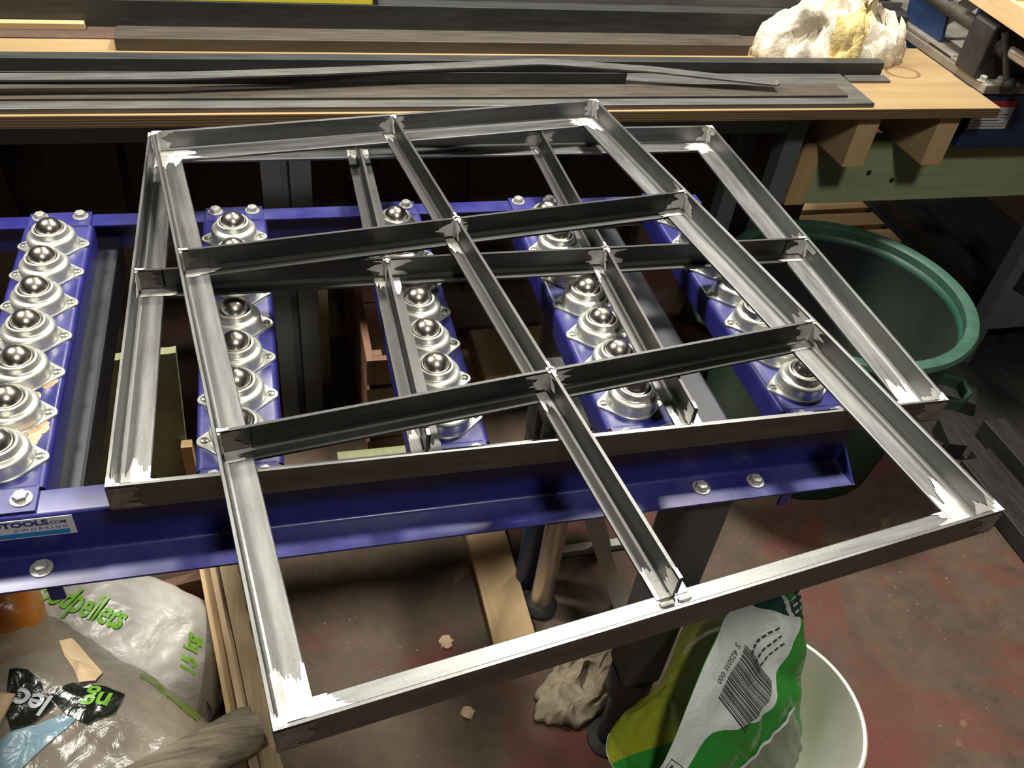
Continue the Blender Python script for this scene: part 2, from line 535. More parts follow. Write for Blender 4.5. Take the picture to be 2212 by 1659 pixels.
def corner_weld(P, d1, d2, parent, rng, size=1.0):
    """Inside corner of two angle bars; d1, d2 unit directions along the legs, P outer corner at z=0."""
    Z = Vector((0, 0, 1))
    mb = MB()
    I = P + (d1 + d2) * TF
    L = 0.066 * size
    ragged(mb, I + Z * TF + d1 * 0.003, d1, d2, L, HF - TF, Z, rng, 10, 0.5, 0.0007, 0, 0.1)
    ragged(mb, I + Z * TF + d2 * 0.003, d2, d1, L, HF - TF, Z, rng, 10, 0.5, 0.0010, 0, 0.1)
    ragged(mb, I + Z * (TF + 0.004), d1, Z, 0.026 * size, HF - TF - 0.005, d2, rng, 7, 0.6, 0.0007)
    ragged(mb, I + Z * (TF + 0.004), d2, Z, 0.026 * size, HF - TF - 0.005, d1, rng, 7, 0.6, 0.0007)
    q = I + (d1 + d2) * 0.001
    mb.tube([q + Z * (TF + 0.001 + (HF - TF) * k / 6) + (d1 + d2) * (rng.random() * 0.0008) for k in range(7)], [0.004 + 0.0012 * rng.random() for _ in range(7)], 8)
    # top of the mitre, ground flush
    ragged(mb, P + Z * HF, d1, d2, 0.016, TF, Z, rng, 3, 0.3, 0.0004)
    ragged(mb, P + Z * HF, d2, d1, 0.016, TF, Z, rng, 3, 0.3, 0.0005)
    # outside of the corner
    ragged(mb, P + Z * 0.003, d1, Z, 0.034 * size, HF - 0.006, -d2, rng, 8, 0.5, 0.0005, 1)
    ragged(mb, P + Z * 0.003, d2, Z, 0.022 * size, HF - 0.006, -d1, rng, 8, 0.5, 0.0005, 1)
    return obj('weld', mb, ['ground_metal', 'weld_scale'], parent, local=True)

def tee_weld(P, d, s, parent, rng, wall=True, dark=False, size=1.0):
    """A tee web meeting an upright at P (z=0): d runs away along the tee, s sideways."""
    Z = Vector((0, 0, 1))
    mb = MB()
    mi = 1 if dark else 0
    for sg in (1, -1):
        sd = s * sg
        O = P + sd * (TF / 2)
        if wall:
            mb.tube([O + Z * (TF + 0.002 + (HF - TF - 0.003) * k / 5) for k in range(6)], [0.0030 + 0.0012 * rng.random() for _ in range(6)], 7, 0)
        else:
            mb.tube([P - d * 0.004 + sd * (0.003 + 0.014 * k / 4) + Z * (TF + 0.0005) for k in range(5)], [0.0018 + 0.0016 * rng.random() for _ in range(5)], 7, 0)
        ragged(mb, O + Z * (TF + 0.004), d, Z, 0.024 * size, HF - TF - 0.006, sd, rng, 7, 0.6, 0.0007, mi)
        ragged(mb, O + Z * TF + d * 0.002, d, sd, 0.040 * size, HF / 2 - TF / 2, Z, rng, 6, 0.6, 0.0007, 0)
        if wall:
            ragged(mb, O + Z * (TF + 0.004), sd, Z, 0.030 * size, HF - TF - 0.007, d, rng, 7, 0.7, 0.0008, mi if sg > 0 else 0)
    ragged(mb, P - s * (TF / 2) + Z * HF, d, s, 0.014, TF, Z, rng, 3, 0.3, 0.0004)
    return obj('weld', mb, ['ground_metal', 'weld_scale'], parent, local=True)

def make_frame(loc, th, U, V, label, long_first, cols, rows, seed):
    """cols: tee positions along x (tees run along y); rows: tee positions along y."""
    root = link('steel_panel_frame', None, None, loc, label, 'metal frame')
    root.rotation_euler = (0, 0, th)
    X, Y = Vector((1, 0, 0)), Vector((0, 1, 0))
    O = Vector((0, 0, 0))
    rng = random.Random(seed)
    angle_bar(O, X, Y, U, 'steel_x', root)
    angle_bar(O + X * U, Y, -X, V, 'steel_y', root)
    angle_bar(O + X * U + Y * V, -X, -Y, U, 'steel_x', root)
    angle_bar(O + Y * V, -Y, X, V, 'steel_y', root)
    e = HF + 0.0004      # tees butt against the flange edges
    run = HF - TF - 0.0006
    hw = HF / 2 + 0.0004
    if long_first:       # tees along y are continuous, cross tees in pieces
        for cx in cols:
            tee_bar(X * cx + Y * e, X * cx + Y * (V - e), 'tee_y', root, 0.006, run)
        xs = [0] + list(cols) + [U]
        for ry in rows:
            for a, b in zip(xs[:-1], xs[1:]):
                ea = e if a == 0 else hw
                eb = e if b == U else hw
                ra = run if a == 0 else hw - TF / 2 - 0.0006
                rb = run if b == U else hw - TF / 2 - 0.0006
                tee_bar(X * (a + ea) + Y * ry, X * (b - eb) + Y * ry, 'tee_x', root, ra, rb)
    else:
        for ry in rows:
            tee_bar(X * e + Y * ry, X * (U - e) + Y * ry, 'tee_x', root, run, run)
        ys = [0] + list(rows) + [V]
        for cx in cols:
            for a, b in zip(ys[:-1], ys[1:]):
                ea = e if a == 0 else hw
                eb = e if b == V else hw
                ra = 0.004 if a == 0 else hw - TF / 2 - 0.0006
                rb = run if b == V else hw - TF / 2 - 0.0006
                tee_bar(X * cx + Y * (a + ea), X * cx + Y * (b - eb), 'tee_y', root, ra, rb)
    corner_weld(O, X, Y, root, rng, 1.15)
    corner_weld(X * U, -X, Y, root, rng, 1.25)
    corner_weld(X * U + Y * V, -X, -Y, root, rng, 0.95)
    corner_weld(Y * V, X, -Y, root, rng, 1.1)
    for cx in cols:
        tee_weld(X * cx + Y * (HF * 0.8), Y, X, root, rng, False, False, 1.1)
        tee_weld(X * cx + Y * (V - TF), -Y, X, root, rng)
        for ry in rows:
            tee_weld(X * cx + Y * (ry - TF / 2), -Y, X, root, rng, True, False, 1.1)
            tee_weld(X * cx + Y * (ry + TF / 2), Y, X, root, rng, True, True, 0.8)
    for ry in rows:
        tee_weld(Y * ry + X * TF, X, Y, root, rng, True, True, 1.3)
        tee_weld(Y * ry + X * (U - TF), -X, Y, root, rng, True, False, 1.2)
    return root

make_frame((0, 0, 0.884), 0.0, 1.0, 0.764, 'lower bare steel grid frame lying flat on the balls of the blue stand',
           False, (0.333, 0.660), (0.379,), 3)
make_frame((0.1537, -0.3062, 0.9210), 0.1387, 0.766, 1.010, 'upper bare steel grid frame laid askew on top, overhanging towards the viewer',
           True, (0.382,), (0.3367, 0.6765), 11)

# ================================================================== BLUE BALL TRANSFER STAND
stand = thing('ball_transfer_stand', (0.36, 0.355, 0), 'blue painted stand with rows of steel transfer balls under the steel frames', 'ball stand')
XL, XR = -0.62, 0.925
path = fillet_path([(0.0, 0.7705), (0.047, 0.7705), (0.047, 0.8345), (0.084, 0.8345)], 0.006)
rail = obj('side_rail', sheet(path, -0.003, 0, XL, XR), 'blue_paint', stand)
path = fillet_path([(0.712, 0.7705), (0.665, 0.7705), (0.665, 0.8345), (0.628, 0.8345)], 0.006)
rail_b = obj('side_rail', sheet(path, 0.003, 0, XL, 0.945), 'blue_paint', stand)
# bolts on the outer lip
def hex_bolt(mb, c, r=0.0085, h=0.007, washer=0.012, rot=0.2):
    c = Vector(c)
    mb.lathe([(0.001, 0.0016), (washer, 0.0016), (washer, 0.0)], c, 20)
    ring = lambda rr, z: [c + Vector((rr * math.cos(math.pi / 3 * k + rot), rr * math.sin(math.pi / 3 * k + rot), z)) for k in range(6)]
    mb.loft([ring(r, 0.0016), ring(r, h * 0.85), ring(r * 0.86, h)], True)
    mb.lathe([(0.0001, h + 0.0004), (r * 0.6, h + 0.0002), (r * 0.62, h)], c, 16)
for x in (-0.165, -0.095, 0.705, 0.785):
    hb = MB(); hex_bolt(hb, (x, 0.026, 0.7705), 0.0085, 0.008, 0.012, x * 9)
    obj('bolt', hb, 'zinc_bolt', rail)
for x in (-0.083, 0.828):
    obj('bracket_tab', MB().box(x - 0.008, x + 0.008, 0.006, 0.012, 0.735, 0.7674), 'blue_paint', rail, bevel=0.002)
obj('end_gusset', MB().add([(0.924, 0.002, 0.7715), (0.924, 0.045, 0.7715), (0.924, 0.045, 0.80), (0.921, 0.002, 0.7715), (0.921, 0.045, 0.7715), (0.921, 0.045, 0.80)],
    [(0, 1, 2), (3, 5, 4), (0, 3, 4, 1), (1, 4, 5, 2), (2, 5, 3, 0)]), 'blue_paint', rail)

# maker's sticker on the rail face
st = obj('sticker', B(-0.20, -0.054, 0.0462, 0.0469, 0.8015, 0.8315), 'sticker_white', stand)
def face_text(s, size, x, z, mat, bold=0.0, sx=1.0, align='RIGHT'):
    vs_, fs_ = text_mesh(s, size, align, bold)
    obj('lettering', MB().add([(x + p.x * sx, 0.0459, z + p.y) for p in vs_], fs_), mat, st)
face_text('OTOOLS', 0.0115, -0.0790, 0.8245, 'ink_navy', 0.0006, 1.25)
face_text('.COM', 0.0070, -0.0610, 0.8230, 'ink_navy', 0.0002, 1.05)
face_text('D W O R K I N G', 0.0062, -0.0610, 0.8150, 'ink_navy', 0.0, 1.15)
obj('blue_field', B(-0.19, -0.0605, 0.0458, 0.0463, 0.8035, 0.8105), 'sticker_blue', st)

# cross bars with their bolts
BARX = (-0.390, -0.134, 0.1235, 0.3745, 0.629, 0.882)
BALLY = [0.132 + 0.0732 * k for k in range(7)]
ZB = 0.838
barmesh = None
for bx in BARX:
    if barmesh is None:
        p = fillet_path([(-0.050, 0.798), (-0.050, ZB), (0.050, ZB), (0.050, 0.798)], 0.009, 5)
        mb = sheet(p, -0.0025, 1, 0.0875, 0.6245)
        mb.box(-0.044, 0.044, 0.053, 0.09, ZB - 0.0028, ZB)
        mb.box(-0.044, 0.044, 0.62, 0.664, ZB - 0.0028, ZB)
        barmesh = mesh_of('cross_bar', mb, 'blue_paint')
        hb = MB(); hex_bolt(hb, (0, 0, 0), 0.0085, 0.0085, 0.0115, 0.3)
        boltmesh = mesh_of('bolt', hb, 'zinc_bolt')
    bar = link('cross_bar', barmesh, stand, (bx, 0, 0))
    for sx in (-1, 1):
        for y in (0.071, 0.650):
            link('bolt', boltmesh, bar, (bx + sx * 0.0285, y, ZB))

# ball transfer units
mb = MB()
out = []
for k in range(48):                     # two-ear flange outline = hull of three circles
    a = 2 * math.pi * k / 48
    d = Vector((math.cos(a), math.sin(a)))
    best = max(((d.x * cx + r, cx, r) for cx, r in ((0, 0.0355), (0.0395, 0.0095), (-0.0395, 0.0095))), key=lambda q: q[0])
    out.append(Vector((best[1] + best[2] * d.x, best[2] * d.y)))
ring = lambda s, z: [Vector((p.x * s, p.y * s, z)) for p in out]
mb.loft([ring(1.0, 0.0), ring(1.0, 0.0018), ring(0.985, 0.0024)], True)
mb.lathe([(0.0355, 0.002), (0.0342, 0.0030), (0.0336, 0.005), (0.0332, 0.0170), (0.0326, 0.0192), (0.0312, 0.0207), (0.0290, 0.0215), (0.0268, 0.0220), (0.0252, 0.0228), (0.0246, 0.0242), (0.0244, 0.0292),
          (0.0240, 0.0306), (0.0230, 0.0314), (0.0214, 0.0316), (0.0203, 0.0308), (0.0196, 0.0292), (0.0194, 0.024)], (0, 0, 0), 40)
housing = mesh_of('ball_transfer', mb, 'zinc')
mb = MB()
mb.lathe([(0.0190 * math.sin(math.pi * k / 18), -0.0190 * math.cos(math.pi * k / 18)) for k in range(1, 18)] + [(0.0001, 0.0190)], (0, 0, 0), 32)
ballm = mesh_of('ball', mb, 'ball_steel')
mb = MB()
mb.lathe([(0.0052, 0.0), (0.0050, 0.0014), (0.0036, 0.0024), (0.0020, 0.0026), (0.0017, 0.0018), (0.0001, 0.0018)], (0, 0, 0), 16)
screwm = mesh_of('screw', mb, 'screw_zinc')
for bx in BARX:
    for y in BALLY:
        u = link('ball_transfer', housing, stand, (bx, y, ZB))
        link('ball', ballm, u, (bx, y, ZB + 0.027))
        for sx in (-1, 1):
            link('screw', screwm, u, (bx + sx * 0.0400, y, ZB + 0.0022))

# under-frame: cross beams, legs
for cx in (-0.082, 0.757):
    lx = -0.36 if cx < 0 else cx - 0.03
    cb = obj('cross_beam', B(cx - 0.026, cx + 0.026, 0.052, 0.66, 0.735, 0.795), 'leg_dark', stand, bevel=0.005)
    for y in (0.055, 0.655):
        xx = lx
        leg = obj('leg', MB().box(xx - 0.036, xx + 0.036, y - 0.036, y + 0.036, 0.26, 0.766), 'leg_grey', stand, bevel=0.010, seg=3)
        obj('leg_sleeve', MB().tube([(xx, y, 0.262), (xx, y, 0.20), (xx, y, 0.185)], [0.040, 0.040, 0.034], 24), 'leg_dark', leg)
        obj('inner_leg', MB().tube([(xx, y, 0.012), (xx, y, 0.262)], 0.024, 20), 'leg_dark', leg)
        obj('foot_pad', MB().lathe([(0.0001, 0.0), (0.042, 0.0), (0.042, 0.006), (0.02, 0.016), (0.0001, 0.016)], (xx, y, 0), 24), 'rubber', leg)

# sawdust caught on the left bar
mb = MB()
rng = random.Random(4)
for cx, cy, r, h in ((-0.112, 0.168, 0.017, 0.003), (-0.122, 0.238, 0.012, 0.0022), (-0.103, 0.262, 0.010, 0.0018), (-0.100, 0.182, 0.009, 0.002)):
    n = 18
    rings = [[Vector((cx, cy, ZB + h)) + Vector((rr * r * (0.75 + 0.5 * rng.random()) * math.cos(2 * math.pi * k / n), rr * r * (0.75 + 0.5 * rng.random()) * math.sin(2 * math.pi * k / n), -h * rr)) for k in range(n)] for rr in (0.05, 0.5, 1.0)]
    mb.loft(rings, False, True, 0, True)
sd = obj('sawdust', mb, 'sawdust', label='pale pinkish sawdust caught between balls on the leftmost blue bar', cat='sawdust', kind='stuff')

# ================================================================== WORKBENCH BEHIND
bench = thing('workbench', (0.5, 1.15, 0), 'wooden topped workbench behind the blue stand, loaded with steel bars', 'workbench')
wt = MB()
wt.box(-1.3, 1.857, 0.973, 1.327, 0.8265, 0.8492, mi=1)
wt.box(-1.3, 1.857, 0.973, 1.327, 0.8493, 0.8500)
obj('worktop', wt, ['ply_top', 'ply_edge'], bench)
# ply knot ring
mb = MB()
mb.lathe([(0.030, 0.0), (0.034, 0.0006), (0.038, 0.0)], (1.715, 1.175, 0.8500), 30, sx=1.25)
obj('ring_stain', mb, 'brown_board', bench)
obj('frame_rail', B(-1.3, 1.3945, 1.092, 1.135, 0.735, 0.8263), 'bench_paint', bench, bevel=0.002)
for px_ in (1.395, -0.9):
    obj('post', MB().box(px_, px_ + 0.05, 1.09, 1.138, 0.0, 0.8263), 'bench_paint', bench, bevel=0.003)
obj('post', MB().box(1.395, 1.445, 1.29, 1.338, 0.0, 0.8263), 'bench_paint', bench, bevel=0.003)
for x0 in (1.508, 1.728):
    obj('joist', B(x0, x0 + 0.058, 1.0, 1.322, 0.6905, 0.8263), 'pine_y', bench, bevel=0.002)
gb = obj('bearer', B(1.535, 3.1, 1.13, 1.175, 0.512, 0.690), 'green_timber', bench, bevel=0.003)
mb = MB()
for x, z in ((1.78, 0.575), (2.35, 0.60), (1.70, 0.60)):
    mb.lathe([(0.0001, 0.003), (0.006, 0.003), (0.0075, 0.0)], (0, 0, 0), 14)
    for v_ in mb.v[-42:]:
        v_.xyz = (x + v_.x, 1.13 - v_.z, z + v_.y)
obj('screw_heads', mb, 'bar_dark', gb)
obj('end_block', B(1.478, 1.534, 1.125, 1.18, 0.512, 0.690), 'pine_z', bench, bevel=0.002)
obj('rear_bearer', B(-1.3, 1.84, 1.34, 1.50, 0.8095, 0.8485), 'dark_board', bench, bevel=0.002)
obj('light_block_panel', B(-1.3, 1.90, 1.602, 1.62, 0.0, 0.8093), 'dark_board', bench)  # added panel, keeps light from behind out from under the bench
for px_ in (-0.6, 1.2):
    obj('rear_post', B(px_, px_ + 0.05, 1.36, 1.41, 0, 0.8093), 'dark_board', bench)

# ------------------------------------------------------------------ steel stock on the bench
def bar(name, mb, mat, label, bevel=0.0008, cat='steel bar'):
    return obj(name, mb, mat, bevel=bevel, label=label, cat=cat)

bar('steel_plate', B(-1.1, 1.515, 0.982, 1.142, 0.8502, 0.8602), 'flat_grey', 'wide flat steel plate along the front edge of the bench top', 0.001, 'steel plate')
bar('flat_bar', B(-1.05, 1.462, 1.012, 1.072, 0.8604, 0.8654), 'flat_brown', 'long thin flat steel bar lying on top of the wide plate')
mb = MB(); mb.box(-1.0, 0.945, 1.0765, 1.0805, 0.8604, 0.8870); mb.box(-1.0, 0.945, 1.0805, 1.102, 0.8604, 0.8634)
bar('angle_iron', mb, 'tube_black', 'thin black angle iron standing on edge behind the flat bar', 0)
# square tube, hollow end
def sq_tube(x0, x1, y0, y1, z0, z1, t=0.003):
    mb = MB()
    o = [(y0, z0), (y1, z0), (y1, z1), (y0, z1)]
    i = [(y0 + t, z0 + t), (y1 - t, z0 + t), (y1 - t, z1 - t), (y0 + t, z1 - t)]
    r = lambda x, q: [Vector((x, a, b)) for a, b in q]
    mb.loft([r(x1 - 0.08, i), r(x1, i), r(x1, o), r(x0, o), r(x0, i), r(x0 + 0.08, i)], True)
    return mb
bar('square_tube', sq_tube(-0.9, 1.632, 1.146, 1.176, 0.8502, 0.8842), 'tube_black', 'black square steel tube reaching under the white rag')
bar('flat_bar', B(0.25, 1.015, 1.200, 1.236, 0.8502, 0.8562), 'flat_grey', 'short grey flat bar on bare plywood behind the black tube')
bar('flat_bar', B(1.53, 1.640, 1.112, 1.1445, 0.8502, 0.8562), 'flat_grey', 'short grey flat offcut on the plywood in front of the black square tube')
bar('square_bar', B(-0.10, 1.335, 1.268, 1.335, 0.8502, 0.8762), 'flat_brown', 'thick brownish steel bar ending left of the white rag', 0.0015)
# bent strip: a thin flat with a kink, resting across the tube and the angle
pts = [(-0.9, 1.030, 0.8890), (0.02, 1.045, 0.8905), (0.30, 1.068, 0.8912), (0.60, 1.098, 0.8922), (0.73, 1.114, 0.8926), (0.76, 1.116, 0.8926), (0.80, 1.113, 0.8924), (1.0, 1.084, 0.8910), (1.26, 1.048, 0.8790), (1.285, 1.044, 0.8785), (1.292, 1.043, 0.8825)]
mb = MB()
rings = []
for i, p in enumerate(pts):
    a, b = Vector(pts[max(i - 1, 0)]), Vector(pts[min(i + 1, len(pts) - 1)])
    t = (b - a).normalized()
    s = Vector((-t.y, t.x, 0)).normalized() * 0.015
    u_ = Vector((0, 0, 0.0035))
    p = Vector(p)
    rings.append([p - s, p + s, p + s + u_, p - s + u_])
mb.loft(rings)
bar('bent_strip', mb, 'flat_grey', 'thin steel strip bent into a shallow peak across the other bars', 0)
# tubes behind the plywood, running into the saw
mb = sq_tube(-1.2, 1.856, 1.400, 1.445, 0.8487, 0.9050)
bar('box_section', mb, 'tube_black', 'big black box section running behind the plywood into the saw')
mb = MB(); mb.box(-1.2, 1.856, 1.447, 1.452, 0.8487, 0.925); mb.box(-1.2, 1.856, 1.4521, 1.495, 0.8487, 0.8537)
bar('angle_iron', mb, 'flat_grey', 'tall grey angle iron standing behind the big black box section', 0)
bar('box_section', sq_tube(-1.2, 1.856, 1.510, 1.58, 0.8095, 0.975, 0.004), 'tube_black', 'rearmost black box section at the top edge of the picture')
lv = thing('spirit_level', (0.05, 1.42, 0.905), 'yellow spirit level lying on the black box section', 'spirit level')
mb = MB(); mb.box(-0.95, 0.440, 1.404, 1.444, 0.9052, 0.9182)
obj('body', mb, 'yellow_paint', lv, bevel=0.001)
obj('end_cap', B(0.4402, 0.452, 1.403, 1.445, 0.9051, 0.919), 'rubber', lv, bevel=0.001)
bar('timber_batten', B(-1.0, -0.17, 1.378, 1.398, 0.8487, 0.862), 'pine_x', 'thin pale batten lying behind the plywood top at the left', 0.001, 'batten')

# ------------------------------------------------------------------ rag on the bench
def heap(name, c, ax, ay, h, mat, label, seed, n=70, rot=0.0, ridges=(), over=0.02, cre=1.0, mat2=None):
    """Crumpled cloth: folds are ridges; the skirt is ragged and tucked under."""
    rng = random.Random(seed)
    cr, sr = math.cos(rot), math.sin(rot)
    def fn(u, v):
        a = 2 * math.pi * u
        edge = 1 + 0.16 * NV(math.cos(a) * 1.7 + seed, math.sin(a) * 1.7, 0, 1) + 0.10 * NV(math.cos(a) * 5 + seed, math.sin(a) * 5, 2, 1) + 0.05 * NV(math.cos(a) * 16, math.sin(a) * 16, seed, 1)
        r = v
        x, y = math.cos(a) * r * edge, math.sin(a) * r * edge
        d = max(0.0, 1 - r ** 2.4)
        f1 = 1 - abs(NV(x * 1.0 + seed, y * 1.0, 1.3, 1.9)) * 1.9
        f2 = 1 - abs(NV(x, y + seed, 4.1, 2.9)) * 1.6
        f3 = NV(x, y, seed + 7.7, 8)
        f4 = max(0.0, 1 - abs(NV(x * 1.2 + y * 0.5, y * 0.8 - x * 0.4 + seed, 8.8, 3.6)) * 4.5)
        z = h * (d ** 0.50) * (0.22 + 0.48 * f1 + 0.22 * f2 + 0.05 * f3 - cre * 0.30 * f4 - cre * 0.22 * max(0.0, 1 - abs(NV(x * 0.7 - y * 1.1, y * 1.3 + seed * 2, 3.1, 2.4)) * 5.0)) + 0.004 + 0.010 * max(0, f2) * (1 - d)
        for (rx, ry, ra, rl, rw, rh) in ridges:
            px_, py_ = x - rx, y - ry
            lx, ly = px_ * math.cos(ra) + py_ * math.sin(ra), -px_ * math.sin(ra) + py_ * math.cos(ra)
            z += rh * math.exp(-(lx / rl) ** 2 - (ly / rw) ** 2)
        z = max(z, 0.0035)
        ox = over * NV(x + 3, y, z * 6, 1.9) * d
        oy = over * NV(x, y + 9, z * 6, 1.9) * d
        X, Y = x * ax + ox, y * ay + oy
        return Vector((c[0] + X * cr - Y * sr, c[1] + X * sr + Y * cr, c[2] + z))
    mb = MB()
    nu, nv = n * 2, n
    mb.grid(fn, nu, nv, 0, True)
    if mat2:
        for i, f in enumerate(mb.f):
            p = mb.v[f[0]]
            if mat2[1](p):
                mb.mi[i] = 1
    # underside
    rim = [fn(i / nu, 1.0) for i in range(nu)]
    low = [Vector((p.x, p.y, c[2] + 0.0002)) for p in rim]
    mb.loft([rim, low], False, True, 0, True)
    mb.add(low, [tuple(reversed(range(len(low))))], 0)
    return obj(name, mb, [mat, mat2[0]] if mat2 else mat, merge=True, label=label, cat='rag')

heap('rag', (1.570, 1.284, 0.8505), 0.205, 0.100, 0.155, 'cloth', 'crumpled cream terry rag heaped on the bench top at the right', 5, 90, 0.0,
     ridges=((-0.1, 0.35, 0.1, 0.6, 0.3, 0.045), (-0.55, -0.25, 2.2, 0.4, 0.16, 0.03), (0.45, -0.35, -0.5, 0.45, 0.16, 0.035), (0.1, -0.5, 1.3, 0.4, 0.14, 0.03), (-0.15, -0.45, 1.9, 0.35, 0.10, 0.025)),
     over=0.06, mat2=('cloth_ochre', lambda p: abs(p.x - 1.535 - 0.5 * (p.y - 1.18)) < 0.045 and p.y < 1.25 and p.z > 0.858))

# ------------------------------------------------------------------ metal saw with its vice
saw = thing('metal_saw', (2.15, 1.35, 0), 'blue metal cutting saw with black vice beside the plywood top', 'saw')
obj('body', B(1.868, 2.75, 1.06, 1.75, 0.7005, 0.848), 'saw_blue', saw, bevel=0.006)
obj('bed', B(1.860, 2.80, 1.05, 1.80, 0.8484, 0.872), 'cast_grey', saw, bevel=0.003)
obj('bed_rib', B(1.862, 1.925, 1.20, 1.78, 0.8722, 0.884), 'cast_grey', saw, bevel=0.003)
stk = obj('sticker', B(1.872, 1.985, 1.0585, 1.0598, 0.755, 0.812), 'sticker_white', saw)
obj('red_band', B(1.872, 1.985, 1.0580, 1.0597, 0.8122, 0.829), 'sticker_red', stk)
mb = MB()
for i in range(6):
    mb.box(1.88, 1.975 - 0.02 * (i % 3 == 2), 1.0576, 1.0584, 0.762 + i * 0.0075, 0.7632 + i * 0.0075)
obj('fine_print', mb, 'ink_grey', stk)
# vice jaw bracket
jaw = MB()
prof = [(1.845, 0.8725), (2.03, 0.8725), (2.03, 0.905), (1.975, 0.915), (1.955, 0.992), (1.935, 1.003), (1.855, 1.003), (1.842, 0.992)]
jaw.loft([[Vector((x, 1.085, z)) for x, z in prof], [Vector((x, 1.165, z)) for x, z in prof]])
vj = obj('vice_jaw', jaw, 'cast_black', saw, bevel=0.006)
obj('clamp_screw', MB().tube([(1.875, 1.165, 0.965), (1.90, 1.75, 0.965)], 0.018, 20), 'flat_brown', saw)
obj('spindle', MB().tube([(1.885, 0.90, 0.952), (1.885, 1.085, 0.952)], 0.0135, 18), 'alu', saw)
obj('spindle_collar', MB().tube([(1.885, 1.055, 0.952), (1.885, 1.0845, 0.952)], 0.022, 20), 'cast_black', saw)
lever = obj('lever', MB().tube([(1.862, 1.070, 0.990), (1.880, 1.045, 0.930), (1.905, 1.035, 0.876)], [0.0085, 0.0085, 0.0075], 14), 'bar_dark', saw)
mb = MB(); mb.lathe([(0.016 * math.sin(math.pi * k / 10), -0.016 * math.cos(math.pi * k / 10)) for k in range(11)], (1.907, 1.034, 0.882), 18)
obj('lever_knob', mb, 'rubber', lever)
mb = MB(); mb.lathe([(0.024 * math.sin(math.pi * k / 10), -0.024 * math.cos(math.pi * k / 10)) for k in range(11)], (1.886, 0.892, 0.952), 18)
obj('spindle_knob', mb, 'rubber', saw)
for x, y in ((1.868, 1.077), (1.915, 1.072)):
    hb = MB(); hex_bolt(hb, (x, y, 0.8722), 0.009, 0.012, 0.014, 0.4)
    obj('clamp_bolt', hb, 'zinc_bolt', saw)
obj('slot_plate', B(1.862, 1.90, 1.09, 1.30, 0.8842 - 0.0118, 0.8802), 'cast_grey', saw, bevel=0.002)
# saw bow arms
mb = MB(); mb.beam((1.885, 1.36, 0.873), (1.87, 1.40, 1.10), 0.012, 0.16, (0, 1, 0))
obj('guard_plate', mb, 'saw_blue', saw, bevel=0.002)
mb = MB(); mb.beam((1.90, 1.33, 0.93), (2.10, 1.34, 1.05), 0.05, 0.012, (0, 1, 0))
obj('guide_arm', mb, 'cast_grey', saw, bevel=0.002)
mb = MB(); mb.box(2.02, 2.12, 1.30, 1.36, 0.90, 1.20)
obj('bow', mb, 'saw_blue', saw, bevel=0.004)

# wooden box at the top right corner
wb = thing('wooden_box', (1.95, 1.02, 1.006), 'open pale wooden tray propped over the saw at the top right corner', 'box')
Mx = Matrix.Translation((1.835, 1.055, 1.012)) @ Matrix.Rotation(-0.10, 4, 'Z')
def wbox(n, *a):
    obj(n, MB().box(*a, M=Mx), 'pine_y', wb, bevel=0.001)
wbox('side_panel', 0.0, 0.014, -0.17, 0.17, 0.0, 0.05)
wbox('side_panel', 0.29, 0.304, -0.17, 0.17, 0.0, 0.05)
wbox('bottom_panel', 0.0142, 0.2898, -0.17, 0.17, 0.0, 0.008)
wbox('end_panel', 0.0142, 0.2898, 0.156, 0.17, 0.0082, 0.05)
wbox('end_panel', 0.0142, 0.2898, -0.17, -0.156, 0.0082, 0.05)

# ================================================================== UNDER THE BENCH
sc_ = thing('steel_column', (0.215, 1.05, 0), 'dark steel H column standing on the floor under the bench front', 'column')
obj('flange', B(0.165, 0.205, 1.02, 1.09, 0.0, 0.781), 'bench_paint', sc_, bevel=0.002)
obj('flange', B(0.222, 0.266, 1.02, 1.09, 0.0, 0.781), 'bench_paint', sc_, bevel=0.002)
obj('web', B(0.2052, 0.2218, 1.05, 1.062, 0.0, 0.781), 'bench_paint', sc_)
rng = random.Random(8)
names = ['first', 'second', 'third', 'fourth', 'fifth', 'sixth', 'seventh', 'eighth']
for i, x in enumerate((-0.72, -0.50, -0.28, -0.09, 0.36, 0.56, 0.80, 1.02)):
    w = 0.12 + 0.05 * rng.random()
    lean = 0.12 + 0.1 * rng.random()
    mb = MB(); mb.beam((x, 1.52 + 0.02 * (i % 2), 0.002), (x + (rng.random() - 0.5) * 0.18, 1.52 + 0.02 * (i % 2) - lean * 0.2, 0.72), w, 0.02, (0, 1, 0))
    zmin = min(p.z for p in mb.v)
    for p in mb.v:
        p.z -= zmin
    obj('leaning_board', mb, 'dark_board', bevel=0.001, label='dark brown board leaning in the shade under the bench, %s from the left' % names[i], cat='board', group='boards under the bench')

# timber and scrap under the stand
gp = MB()
n = 14
rng = random.Random(2)
top = [(-0.262 + 0.225 * k / n, 0.352 + 0.03 * min(1, k / n * 1.6) + 0.006 * rng.random()) for k in range(n + 1)]
fr = [Vector((x, 0.850, 0)) for x, z in (top[0], top[-1])]
ringf = [Vector((top[0][0] - 0.02, 0.85, 0.0)), Vector((top[-1][0] - 0.022, 0.85, 0.0))] + [Vector((x, 0.85, z)) for x, z in reversed(top)]
gp.loft([ringf, [p + Vector((0, 0.022, 0)) for p in ringf]])
obj('green_board', gp, 'green_timber_y', label='greenish board with rough top edge standing upright behind the left bars', cat='board')
obj('post_offcut', B(-0.062, -0.038, 0.825, 0.849, 0, 0.13), 'pine_z', bevel=0.001, label='small pale post offcut in front of the upright greenish board', cat='offcut')
obj('batten', B(0.272, 0.296, 1.145, 1.169, 0.0, 0.335), 'oak_y', bevel=0.001, label='slim pale batten standing upright beside the dark steel column', cat='batten')

